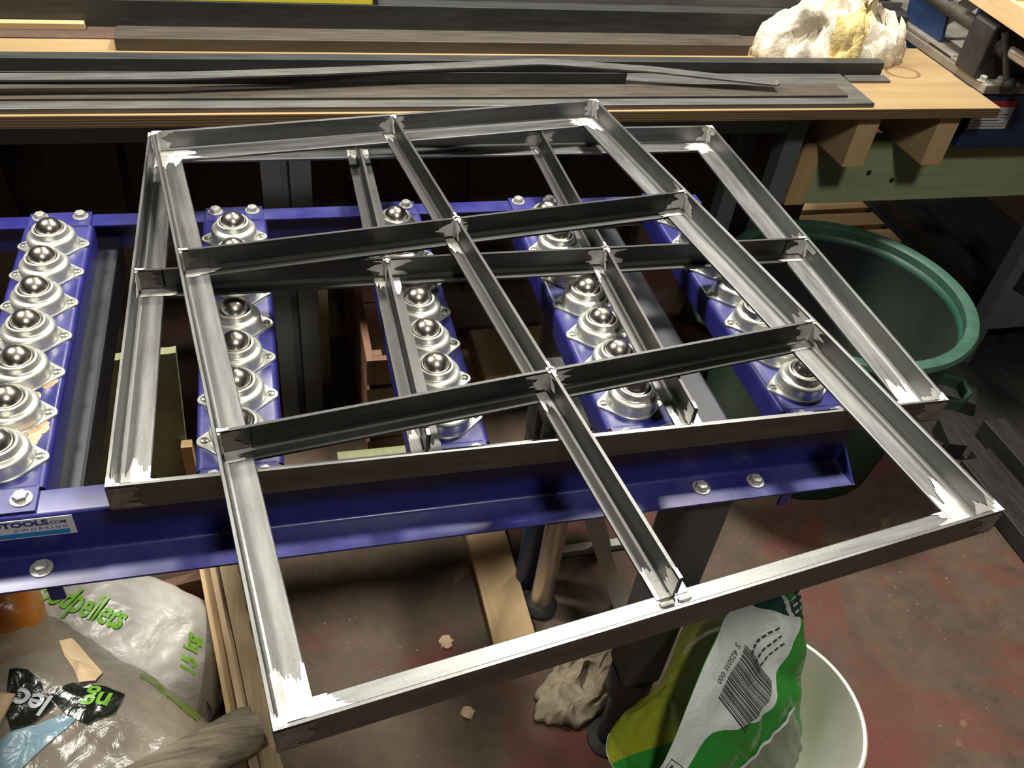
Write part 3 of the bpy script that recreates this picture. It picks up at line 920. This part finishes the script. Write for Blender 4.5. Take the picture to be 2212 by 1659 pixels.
def box_crate(name, x0, x1, y0, y1, h, mat, label, slats=4, t=0.016):
    c = thing(name, ((x0 + x1) / 2, (y0 + y1) / 2, 0), label, 'crate')
    hh = h / slats
    for k in range(slats):
        z0, z1 = 0.012 + k * hh, 0.012 + (k + 1) * hh - 0.012
        obj('slat', B(x0, x0 + t, y0, y1, z0, z1), mat, c, bevel=0.001)
        obj('slat', B(x1 - t, x1, y0, y1, z0, z1), mat, c, bevel=0.001)
        obj('slat', B(x0 + t + 0.0003, x1 - t - 0.0003, y0, y0 + t, z0, z1), mat, c, bevel=0.001)
        obj('slat', B(x0 + t + 0.0003, x1 - t - 0.0003, y1 - t, y1, z0, z1), mat, c, bevel=0.001)
    for x in (x0 + t + 0.0003, x1 - t - 0.0203):
        for y in (y0 + t + 0.0003, y1 - t - 0.0203):
            obj('corner_post', B(x, x + 0.02, y, y + 0.02, 0.0, h), mat, c)
    obj('bottom', B(x0, x1, y0, y1, 0, 0.0115), mat, c)
    return c
box_crate('slatted_crate', 0.355, 0.545, 0.83, 1.38, 0.34, 'brown_board', 'dark brown slatted crate on the floor under the third bar')
# oak boards stacked on the floor behind the stand
for i, (a, lab) in enumerate((((0.60, 1.08, 1.00, 1.19, 0.0, 0.045), 'lower pale oak board of the stack lying behind the stand'),
                              ((0.675, 1.03, 0.99, 1.185, 0.0455, 0.118), 'upper thick oak board of the stack lying behind the stand'))):
    obj('oak_board', B(*a), 'oak_x', bevel=0.003, label=lab, cat='board')
obj('oak_board', B(1.225, 1.335, 0.62, 1.02, 0.0, 0.10), 'oak_y', bevel=0.003, label='pale oak beam lying on the floor left of the green tub', cat='board') if False else None
mb = MB(); mb.beam((1.16, 0.60, 0.35), (1.02, 1.15, 0.02), 0.085, 0.022, (0, 0, 1))
obj('oak_plank', B(1.065, 1.165, 0.55, 1.2, 0.0, 0.028), 'oak_y', bevel=0.002, label='oak plank on the floor left of the green tub', cat='plank')
for i, (x0, x1, y0, y1, z0, z1, w) in enumerate(((0.25, 0.62, 0.715, 0.80, 0.0, 0.05, 'front'), (0.28, 0.60, 0.72, 0.795, 0.0502, 0.098, 'topmost'), (0.62 + 0.005, 0.95, 0.74, 0.80, 0.0, 0.045, 'right hand'))):
    obj('treated_batten', B(x0, x1, y0, y1, z0, z1), 'green_timber_y', bevel=0.002, label='greenish treated batten on the floor under the stand, %s one' % w, cat='batten', group='treated battens on the floor')
obj('floor_plank', B(0.548, 0.640, 0.262, 0.70, 0.0, 0.022), 'pine_y', bevel=0.002, label='pale pine plank lying on the red floor under the blue stand', cat='plank')

# folding support stand under the table
fs = thing('support_stand', (0.70, 0.36, 0), 'support stand with chrome tube and pale angle leg under the blue stand', 'stand')
obj('chrome_tube', MB().tube([(0.672, 0.367, 0.02), (0.672, 0.367, 0.62)], 0.0225, 24), 'alu', fs)
mb = MB(); mb.lathe([(0.0001, 0.0), (0.036, 0.0), (0.038, 0.01), (0.030, 0.022), (0.0228, 0.026)], (0.672, 0.367, 0), 24)
obj('rubber_foot', mb, 'rubber', fs)
obj('rear_tube', MB().tube([(0.655, 0.435, 0.0), (0.655, 0.435, 0.62)], 0.022, 20), 'saw_blue', fs)
mb = MB()
p0, p1 = Vector((0.848, 0.345, 0.0)), Vector((0.615, 0.315, 0.62))
mb.beam(p0 + Vector((0.015, 0, 0)), p1 + Vector((0.015, 0, 0)), 0.003, 0.032, (0, 1, 0.0))
mb.beam(p0 + Vector((0.0, -0.018, 0)), p1 + Vector((0.0, -0.018, 0)), 0.032, 0.003, (0, 1, 0.0))
for p in mb.v:
    p.z = max(p.z, 0.0)
obj('angle_leg', mb, 'alu_white', fs)
obj('rear_angle', MB().beam((0.86, 0.49, 0.012), (0.66, 0.46, 0.60), 0.03, 0.02, (0, 1, 0)), 'alu_white', fs)
obj('floor_brace', B(0.67, 1.0, 0.485, 0.505, 0.0, 0.018), 'alu_white', fs)
obj('top_plate', B(0.585, 0.72, 0.29, 0.47, 0.6205, 0.628), 'bar_dark', fs)

# ================================================================== GREEN TUB
tub = thing('green_tub', (1.48, 0.78, 0), 'big dark green plastic tub with pale rim on the floor at right', 'tub')
mb = MB()
mb.lathe([(0.0001, 0.0), (0.225, 0.0), (0.236, 0.012), (0.278, 0.47), (0.278, 0.478)], (1.48, 0.78, 0.0), 64)
mb.lathe([(0.278, 0.478), (0.266, 0.478), (0.264, 0.46)], (1.48, 0.78, 0.0), 64)
mb.lathe([(0.264, 0.46), (0.224, 0.02), (0.0001, 0.014)], (1.48, 0.78, 0.0), 64, 1)  # inner wall takes the painted-in shade colour
obj('body', mb, ['tub_green', 'tub_inside_shade'], tub, merge=True)
mb = MB()
mb.lathe([(0.272, 0.478), (0.284, 0.474), (0.296, 0.478), (0.301, 0.490), (0.296, 0.500), (0.276, 0.502), (0.268, 0.497), (0.267, 0.479), (0.272, 0.478)], (1.48, 0.78, 0.0), 64)
obj('rim', mb, 'tub_rim', tub)
ha = math.atan2(-0.20, 0.26)
def hp(r, t, z):
    a = ha + t
    return (1.48 + r * math.cos(a), 0.78 + r * math.sin(a), z)
mb = MB()
pts = [hp(0.262, -0.16, 0.30), hp(0.30, -0.17, 0.305), hp(0.335, -0.13, 0.31), hp(0.350, 0.0, 0.312), hp(0.335, 0.13, 0.31), hp(0.30, 0.17, 0.305), hp(0.262, 0.16, 0.30)]
rings = []
for i, p in enumerate(pts):
    t = (Vector(pts[min(i + 1, 6)]) - Vector(pts[max(i - 1, 0)])).normalized()
    s_ = Vector((-t.y, t.x, 0)) * 0.006
    p = Vector(p); u_ = Vector((0, 0, 0.016))
    rings.append([p - s_ - u_, p + s_ - u_, p + s_ + u_, p - s_ + u_])
mb.loft(rings)
obj('handle', mb, 'tub_rim', tub, bevel=0.003)
mb = MB()
pts = [hp(0.262, math.pi - 0.16, 0.30), hp(0.31, math.pi - 0.14, 0.31), hp(0.335, math.pi, 0.312), hp(0.31, math.pi + 0.14, 0.31), hp(0.262, math.pi + 0.16, 0.30)]
mb.tube(pts, 0.011, 8)
obj('handle', mb, 'tub_rim', tub)

# ================================================================== RIGHT SIDE: dark steel on the floor
rng = random.Random(21)
def long_bar(x, y0, y1, z, w, h, lab, mat='bar_dark', dx=0.0):
    mb = MB(); mb.beam((x, y0, z + h / 2), (x + dx, y1, z + h / 2), w, h)
    obj('dark_bar', mb, mat, bevel=0.002, label=lab, cat='steel bar', group='dark bars on the floor at right')
long_bar(1.905, -0.25, 0.58, 0.0045, 0.055, 0.050, 'nearest black steel bar on the floor at the right edge', dx=0.01)
long_bar(1.985, -0.15, 0.62, 0.0045, 0.060, 0.035, 'second black steel bar on the floor at the right edge')
long_bar(2.075, -0.10, 0.70, 0.0045, 0.070, 0.060, 'third black steel bar, under the saw leg at right')
for i, (x, w, h, z) in enumerate(((2.33, 0.085, 0.09, 0.0045), (2.45, 0.09, 0.07, 0.0045), (2.57, 0.10, 0.10, 0.0045), (2.70, 0.09, 0.08, 0.0045), (2.36, 0.08, 0.07, 0.095))):
    long_bar(x, 1.06, 2.3, z, w, h, 'dark bar stored under the saw, %s' % ('first from left', 'second from left', 'third from left', 'fourth from left', 'lying on top')[i])
for i, (x, y, a, w, l, h) in enumerate(((1.84, 0.69, 0.5, 0.07, 0.11, 0.03), (1.93, 0.68, -0.3, 0.05, 0.10, 0.05), (1.84, 0.55, 1.1, 0.05, 0.12, 0.04), (2.06, 0.84, 0.9, 0.08, 0.11, 0.045), (1.90, 0.86, 0.2, 0.08, 0.13, 0.03))):
    M_ = Matrix.Translation((x, y, 0.0045)) @ Matrix.Rotation(a, 4, 'Z')
    obj('steel_offcut', MB().box(-w / 2, w / 2, -l / 2, l / 2, 0, h, M=M_), 'bar_dark', bevel=0.002, label=('flat dark offcut beside the tub handle', 'tall dark offcut right of the tub handle', 'small dark offcut in front of the tub handle', 'dark offcut next to the saw leg', 'thin dark offcut behind the tub handle')[i], cat='offcut', group='dark steel offcuts')
obj('added_dark_sheet', B(1.765, 3.0, 0.40, 2.35, 0.0, 0.004), 'bar_dark', label='added dark steel sheet that darkens the floor under the saw', cat='steel sheet')  # added sheet, its dark colour blackens the cluttered floor area here
# saw stand leg and tray
sl = thing('saw_stand', (2.3, 1.0, 0), 'grey blue angle leg of the saw stand at the right edge', 'stand')
mb = MB(); mb.box(2.195, 2.235, 0.995, 1.000, 0.0045, 0.7); mb.box(2.195, 2.200, 1.0, 1.04, 0.0045, 0.7)
obj('angle_leg', mb, 'bench_paint', sl)
mb = MB(); mb.add([(2.2005, 0.9945, 0.30), (2.40, 0.9945, 0.20), (2.2005, 0.9945, 0.20), (2.2005, 0.9905, 0.30), (2.40, 0.9905, 0.20), (2.2005, 0.9905, 0.20)], [(0, 1, 2), (3, 5, 4), (0, 3, 4, 1), (1, 4, 5, 2), (2, 5, 3, 0)])
obj('gusset', mb, 'bench_paint', sl)
obj('cross_rail', B(2.2, 2.75, 0.99, 0.9945, 0.14, 0.20), 'bench_paint', sl)
# pallet far under the bench, right
pal = thing('pallet', (2.10, 1.75, 0), 'pale wooden pallet on the floor far behind the green tub', 'pallet')
for k in range(5):
    obj('deck_board', B(1.93, 2.28, 1.52 + k * 0.11, 1.60 + k * 0.11, 0.085, 0.105), 'pine_x', pal, bevel=0.002)
for x in (1.94, 2.20):
    obj('stringer', B(x, x + 0.07, 1.52, 2.04, 0.0045, 0.0848), 'pine_y', pal, bevel=0.002)

# ================================================================== BUCKET AND GREEN BAG
bc = (0.92, -0.07)
bk = thing('bucket', (bc[0], bc[1], 0), 'white plastic bucket at bottom right with green bag in it', 'bucket')
mb = MB()
mb.lathe([(0.0001, 0.0), (0.124, 0.0), (0.128, 0.004), (0.158, 0.245), (0.164, 0.247), (0.164, 0.252), (0.159, 0.254), (0.160, 0.268), (0.166, 0.270), (0.1665, 0.278), (0.163, 0.2815), (0.1585, 0.280), (0.1565, 0.27), (0.1245, 0.006), (0.0001, 0.004)], (*bc, 0), 56)
obj('shell', mb, 'bucket_white', bk)
mb = MB()
pts = [(bc[0] + 0.170 * math.cos(a), bc[1] + 0.170 * math.sin(a), 0.258 - 0.05 * abs(math.sin((a + 1.15) * 1.0))) for a in [-2.0 + 2.9 * k / 24 for k in range(25)]]
mb.tube(pts, 0.0025, 8)
obj('wire_handle', mb, 'zinc_bolt', bk)

mouth = [(0.925, 0.004, 0.525), (0.868, -0.004, 0.515), (0.809, -0.008, 0.505), (0.772, -0.045, 0.500), (0.742, -0.076, 0.490), (0.716, -0.107, 0.455), (0.673, -0.158, 0.422), (0.647, -0.178, 0.400),
         (0.605, -0.170, 0.385), (0.587, -0.138, 0.400), (0.606, -0.108, 0.420), (0.654, -0.098, 0.440), (0.700, -0.055, 0.450), (0.757, 0.012, 0.465), (0.82, 0.040, 0.49), (0.90, 0.035, 0.52)]
mouth = [Vector(p) for p in mouth]
def loop_pt(t):
    n = len(mouth)
    f = (t % 1.0) * n
    i = int(f); f -= i
    p0, p1, p2, p3 = (mouth[(i + k) % n] for k in (-1, 0, 1, 2))
    return 0.5 * ((2 * p1) + (p2 - p0) * f + (2 * p0 - 5 * p1 + 4 * p2 - p3) * f * f + (3 * p1 - p0 - 3 * p2 + p3) * f ** 3)
def gbag(t, s, off=0.0):
    t = t % 1.0
    a = math.radians(15 - 360 * t)
    A = loop_pt(t)
    A = A + Vector((0, 0, 0.006 * NV(t * 40, 1, 0, 1)))
    Rg = Vector((0.868 + 0.088 * math.cos(a), -0.092 + 0.085 * math.sin(a), 0.292))
    Bt = Vector((0.905 + 0.085 * math.cos(a), -0.075 + 0.085 * math.sin(a), 0.012))
    if s <= 1:
        e = s
        p = A.lerp(Rg, e)
        bulge = 4 * e * (1 - e)
        p = p + Vector((math.cos(a), math.sin(a), 0.25)) * (0.022 * bulge + off)
    else:
        p = Rg.lerp(Bt, s - 1) + Vector((math.cos(a), math.sin(a), 0)) * off
    w = min(1.0, s * 3) * (1.0 if s < 1 else max(0, 2 - s))
    wr = 0.010 * NV(t * 9 + s * 2.5, s * 2.2, 3.3, 1.6) + 0.005 * NV(t * 26 - s * 3, s * 6, 1.7, 1.5)
    return p + Vector((math.cos(a), math.sin(a), 0.2)) * (wr * w)
gb_ = thing('plastic_bag', (0.87, -0.09, 0.013), 'torn open green and white plastic bag standing in the white bucket', 'bag')
mb = MB(); mb.grid(lambda u, v: gbag(u, v * 2), 110, 60)
# back wall inside is olive: faces on the far side of the loop
for i, f in enumerate(mb.f):
    u = (i % 110) / 110
    if 0.53 < u < 0.97:
        mb.mi[i] = 1
obj('bag_wall', mb, ['bag_green', 'bag_inside'], gb_)
def decal(name, t0, t1, lo, hi, mat, parent, off=0.0012, nu=26, nv=12):
    mb = MB()
    mb.grid(lambda u, v: gbag(t0 + (t1 - t0) * u, lo(u) + (hi(u) - lo(u)) * v, off), nu, nv)
    return obj(name, mb, mat, parent)
lab = decal('label_panel', 0.02, 0.50, lambda u: 0.0, lambda u: 0.27 + 0.22 * math.sin(min(1, u * 1.6) * math.pi) - 0.08 * max(0, u - 0.6) + 0.015 * math.sin(u * 17), 'bag_label', gb_, 0.0014, 50, 14)
dkc = decal('dark_corner', -0.02, 0.085, lambda u: 0.0, lambda u: 0.36 * (1 - u) + 0.02, 'bag_darkgreen', gb_, 0.0022)
decal('clear_window', 0.14, 0.33, lambda u: 0.70 - 0.05 * math.sin(u * 3.1), lambda u: 1.35, 'bag_window', gb_, 0.0018)
decal('window_border', 0.13, 0.335, lambda u: 0.685 - 0.05 * math.sin(u * 3.1), lambda u: 0.708 - 0.05 * math.sin(u * 3.1), 'ink_white', gb_, 0.0026, 26, 2)
decal('window_border', 0.322, 0.334, lambda u: 0.69, lambda u: 1.35, 'ink_white', gb_, 0.0026, 2, 20)
decal('pale_fold', 0.50, 0.60, lambda u: 0.0, lambda u: 0.35, 'bag_label', gb_, 0.0016)
# barcode and digits
bcx = MB()
rng = random.Random(77)
t = 0.150
while t < 0.268:
    w = rng.choice((0.0012, 0.0020, 0.0030))
    bcx.grid(lambda u, v, t=t, w=w: gbag(t + w * u, 0.155 + 0.27 * v, 0.0026), 1, 8)
    t += w + rng.choice((0.0012, 0.0018, 0.0026))
obj('barcode', bcx, 'ink_grey', lab)
vs_, fs_ = text_mesh('5 425035 000', 1.0, 'CENTER')
obj('lettering', MB().add([gbag(0.206 + p.x * 0.0165, 0.115 + p.y * 0.045, 0.0026) for p in vs_], fs_), 'ink_grey', lab)
mb = MB()
for k in range(3):
    for q in range(6):
        t0_ = 0.075 + q * 0.014 + 0.004 * k
        mb.grid(lambda u, v, t0_=t0_, k=k: gbag(t0_ + 0.010 * u, 0.20 + k * 0.055 + 0.014 * v, 0.0026), 3, 1)
obj('fine_print', mb, 'ink_grey', lab)

mb = MB()
for k in range(4):
    for q in range(3):
        mb.grid(lambda u, v, k=k, q=q: gbag(-0.004 + k * 0.012 + 0.008 * u, 0.05 + q * 0.06 + 0.022 * v, 0.0036), 2, 1)
obj('fine_print', mb, 'ink_white', dkc)
mb = MB()
for t0_, t1_, s0_, s1_ in ((0.385, 0.387, 0.06, 0.24), (0.425, 0.427, 0.06, 0.24), (0.385, 0.427, 0.06, 0.068), (0.385, 0.427, 0.232, 0.24), (0.395, 0.418, 0.10, 0.13), (0.398, 0.416, 0.15, 0.17)):
    mb.grid(lambda u, v, a=t0_, b=t1_, c_=s0_, d_=s1_: gbag(a + (b - a) * u, c_ + (d_ - c_) * v, 0.0026), 6, 4)
obj('boxed_mark', mb, 'bag_darkgreen', lab)

# pale rag on the floor
heap('floor_rag', (0.705, 0.165, 0.0), 0.115, 0.062, 0.035, 'cloth_floor', 'dirty beige folded cloth on the red floor behind the white bucket', 9, 50, 0.5,
     ridges=((-0.6, -0.2, 1.2, 0.7, 0.2, 0.022), (0.4, -0.45, 0.1, 0.8, 0.2, 0.020), (0.1, 0.1, 0.6, 0.3, 0.15, -0.03)), over=0.03, cre=0.25)
rng = random.Random(31)
for i, (x, y, r) in enumerate(((0.455, 0.315, 0.016), (0.47, 0.155, 0.014))):
    mb = MB()
    n = 14
    mb.loft([[Vector((x + r * f * (0.7 + 0.5 * rng.random()) * math.cos(6.283 * k / n), y + r * f * (0.7 + 0.5 * rng.random()) * math.sin(6.283 * k / n), z)) for k in range(n)] for f, z in ((1, 0.0), (0.9, 0.005), (0.4, 0.008))], True, True, 0, True)
    obj('plaster_crumb', mb, 'oak_x', label=('pale crumb on the floor beside the pine plank', 'pale crumb on the floor in front of the pine plank')[i], cat='debris')

# ================================================================== CRATE WITH PELLET BAGS, BOTTOM LEFT
cr_ = thing('bag_crate', (-0.15, 0.2, 0), 'rough wooden crate holding plastic bags at the bottom left', 'crate')
ca = 0.155
def crate_pt(x, y, z=0.0):           # crate axes: turned about z by ca
    return Vector((0.045 + x * math.cos(ca) - y * -math.sin(ca), 0.36 - x * -math.sin(ca) * 1 + y * math.cos(ca), z))
Mc = Matrix.Translation((0.028, 0.42, 0)) @ Matrix.Rotation(ca, 4, 'Z')
def rough_side(x0, x1, y0, y1, z0, z1, mat, amp, seed):
    rng = random.Random(seed)
    mb = MB(); rings = []
    n = 40
    for k in range(n + 1):
        y = y0 + (y1 - y0) * k / n
        e = amp * (rng.random() - 0.3)
        rings.append([Mc @ Vector(p) for p in ((x0, y, z0), (x1 + e, y, z0), (x1 + e, y, z1), (x0, y, z1))])
    mb.loft(rings)
    return mb
obj('side_board', rough_side(0.002, 0.030, -0.62, 0.05, 0.0, 0.30, 'rough_board', 0.004, 3), 'rough_board', cr_)
obj('inner_board', rough_side(-0.014, 0.0012, -0.60, 0.05, 0.0, 0.285, 'oak_y', 0.0006, 5), 'oak_y', cr_)
obj('inner_strip', rough_side(-0.032, -0.0145, -0.60, 0.05, 0.0, 0.262, 'pine_y', 0.0006, 6), 'pine_y', cr_)
obj('bottom_board', MB().box(-0.5, -0.0322, -0.60, 0.05, 0.0, 0.018, M=Mc), 'brown_board', cr_)
obj('end_board', MB().box(-0.5, -0.0322, 0.03, 0.05, 0.0185, 0.15, M=Mc), 'brown_board', cr_)
obj('far_board', MB().box(-0.52, -0.501, -0.60, 0.05, 0.0, 0.20, M=Mc), 'rough_board', cr_)

class Pillow:
    def __init__(self, c, rot, a, b, z0, h, seed, wr=0.010, px=3.0):
        self.c, self.rot, self.a, self.b, self.z0, self.h, self.seed, self.wr, self.px = c, rot, a, b, z0, h, seed, wr, px
        self.cr, self.sr = math.cos(rot), math.sin(rot)
    def loc(self, X, Y):
        dx, dy = X - self.c[0], Y - self.c[1]
        return dx * self.cr + dy * self.sr, -dx * self.sr + dy * self.cr
    def wpt(self, x, y):
        return self.c[0] + x * self.cr - y * self.sr, self.c[1] + x * self.sr + y * self.cr
    def g(self, x, y):
        u, v = min(1, abs(x / self.a)), min(1, abs(y / self.b))
        return ((1 - u ** self.px) * (1 - v ** self.px)) ** 0.5
    def top(self, x, y):
        g = self.g(x, y)
        s = self.seed
        w = self.wr * (1.4 * NV(x * 0.8 + y * 0.5 + s, y * 0.8, 0.3, 9) + (0.5 - abs(NV(x + s, y * 0.45, 0.7, 22))) * 1.1 + 0.35 * NV(x, y + s, 2.0, 60))
        return self.z0 + self.h * (0.38 + 0.62 * g) + w * min(1, g * 2)
    def bot(self, x, y):
        return self.z0 + self.h * 0.38 * (1 - self.g(x, y) ** 0.7)
    def P(self, x, y, off=0.0):
        X, Y = self.wpt(x, y)
        return Vector((X, Y, self.top(x, y) + off))
    def mesh(self, n=70):
        mb = MB()
        f = lambda t: math.sin((t - 0.5) * math.pi)
        ed = lambda y: 1 + 0.03 * NV(y * 12, self.seed, 0, 1)
        mb.grid(lambda u, v: self.P(self.a * f(u) * ed(f(v)), self.b * f(v) * ed(f(u) + 5)), n, n)
        def lo(u, v):
            x, y = self.a * f(u) * ed(f(v)), self.b * f(v) * ed(f(u) + 5)
            X, Y = self.wpt(x, y)
            return Vector((X, Y, self.bot(x, y)))
        mb.grid(lo, n, n)
        return mb
    def patch(self, pts, off):
        ring = [self.loc(*p) for p in pts]
        out = []
        for i, p in enumerate(ring):           # subdivide the outline
            q = ring[(i + 1) % len(ring)]
            out += [(p[0] + (q[0] - p[0]) * k / 4, p[1] + (q[1] - p[1]) * k / 4) for k in range(4)]
        cx, cy = sum(p[0] for p in out) / len(out), sum(p[1] for p in out) / len(out)
        mb = MB()
        mb.loft([[self.P(cx + (p[0] - cx) * s, cy + (p[1] - cy) * s, off) for p in out] for s in (0.02, 0.2, 0.4, 0.6, 0.8, 0.9, 1.0)], False, True, 0, True)
        return mb
    def text(self, s, size, X, Y, ang, off, bold=0.0, sx=1.0):
        vs_, fs_ = text_mesh(s, size, 'CENTER', bold)
        ca_, sa_ = math.cos(ang), math.sin(ang)
        return MB().add([self.P(*self.loc(X + p.x * sx * ca_ - p.y * sa_, Y + p.x * sx * sa_ + p.y * ca_), off) for p in vs_], fs_)

pb = Pillow((-0.170, 0.325), -0.58, 0.225, 0.125, 0.02, 0.275, 2.0, 0.010, 4)
pbt = thing('pellet_bag', (-0.170, 0.325, 0.02), 'white plastic wood pellet bag with green lettering in the crate', 'bag')
sk = obj('bag_skin', pb.mesh(80), 'bag_white', pbt, merge=True)
obj('lettering', pb.text('oodpellets', 0.060, -0.177, 0.314, -0.60, 0.0025, 0.0016, 0.66), 'ink_green', sk)
obj('lettering', pb.text('15 kg', 0.027, -0.012, 0.222, 1.40, 0.003, 0.0008), 'ink_green', sk)

cb = Pillow((-0.200, 0.068), -0.80, 0.31, 0.186, 0.021, 0.345, 6.0, 0.012, 3.2)
cbt = thing('clear_bag', (-0.190, 0.080, 0.021), 'big translucent plastic bag with black printed patches at the bottom left corner', 'bag')
ck = obj('bag_skin', cb.mesh(80), 'bag_clear', cbt, merge=True)
fill = Pillow((-0.195, 0.070), -0.80, 0.280, 0.160, 0.030, 0.285, 9.0, 0.018, 3.0)
obj('packed_scraps', fill.mesh(60), 'bag_white', cbt, merge=True)
pk = [(-0.251, 0.169), (-0.225, 0.163), (-0.205, 0.14), (-0.195, 0.112), (-0.180, 0.098), (-0.205, 0.072), (-0.233, 0.067), (-0.247, 0.10)]
b1 = obj('black_print', cb.patch(pk, 0.003), 'bag_black', ck)
pk = [(-0.195, 0.118), (-0.161, 0.131), (-0.12, 0.120), (-0.087, 0.101), (-0.096, 0.069), (-0.132, 0.058), (-0.165, 0.082)]
b2 = obj('black_print', cb.patch(pk, 0.0035), 'bag_black', ck)
obj('lettering', cb.text('lec', 0.046, -0.212, 0.108, math.pi - 0.42, 0.005, 0.001), 'ink_silver', b1)
obj('lettering', cb.text('ng', 0.044, -0.124, 0.093, math.pi - 0.30, 0.0055, 0.001), 'ink_green', b2)
obj('pale_blue_print', cb.patch([(-0.235, 0.064), (-0.20, 0.070), (-0.17, 0.082), (-0.15, 0.072), (-0.185, 0.04), (-0.215, 0.0), (-0.25, -0.02), (-0.27, 0.03)], 0.0025), 'bag_sky', ck)
mb = MB(); mb.grid(lambda u, v: cb.P(*((lambda q: (q[0], q[1]))(cb.loc(-0.075 + 0.085 * u, 0.150 - 0.085 * u + 0.017 * v * (1 + 0.5 * math.sin(u * 9))))), 0.0022), 20, 2)
obj('green_stripe', mb, 'ink_olive', ck)
pk = [(-0.150, 0.185), (-0.135, 0.190), (-0.105, 0.135), (-0.122, 0.112), (-0.145, 0.140)]
obj('tape_strip', cb.patch([(-0.195, 0.222), (-0.178, 0.228), (-0.124, 0.150), (-0.130, 0.130), (-0.152, 0.130), (-0.162, 0.155), (-0.180, 0.185)], 0.004), 'oak_x', ck)

ob = Pillow((-0.315, 0.295), 0.3, 0.085, 0.075, 0.175, 0.20, 12.0, 0.006, 3)
obt = thing('orange_bag', (-0.315, 0.295, 0.175), 'orange plastic bag at the left edge behind the translucent bag', 'bag')
obj('bag_skin', ob.mesh(36), 'bag_orange', obt, merge=True)
gf = Pillow((-0.325, 0.185), 0.2, 0.055, 0.045, 0.345, 0.10, 14.0, 0.006, 3)
gft = thing('gold_wrapper', (-0.325, 0.185, 0.345), 'gold foil wrapper on the translucent bag at the left edge', 'wrapper')
obj('foil', gf.mesh(30), 'gold_foil', gft, merge=True)
pp = Pillow((-0.285, 0.085), -0.3, 0.038, 0.05, 0.362, 0.02, 3.0, 0.003, 6)
ppt = thing('paper_packet', (-0.285, 0.085, 0.362), 'cream striped paper packet at the left edge of the picture', 'packet')
obj('paper', pp.mesh(30), 'oak_x', ppt, merge=True)

# weathered split log lying across the crate corner
mb = MB()
ax_, bx_ = Vector((-0.085, -0.050, 0.345)), Vector((0.100, 0.024, 0.338))
rings = []
rng = random.Random(3)
n = 22
rad = [0.030 + 0.008 * NV(math.cos(6.283 * k / n) * 2, math.sin(6.283 * k / n) * 2, 5, 1) for k in range(n)]
t = (bx_ - ax_).normalized(); s_ = t.cross(Vector((0, 0, 1))).normalized(); u_ = s_.cross(t)
for k in range(30):
    f = k / 29
    p = ax_.lerp(bx_, f)
    rings.append([p + (s_ * math.cos(6.283 * i / n) * 1.25 + u_ * math.sin(6.283 * i / n)) * (rad[i] * (1 + 0.12 * NV(f * 3, i * 0.9, 0, 1)) * (1 if f < 0.95 else 0.92)) + t * (0.010 * NV(i * 0.8, 3, 0, 1) if k in (0, 29) else 0) for i in range(n)])
mb.loft(rings, True, True, 0, True)
obj('weathered_log', mb, 'old_wood', label='weathered grey split log lying across the corner of the crate', cat='log')
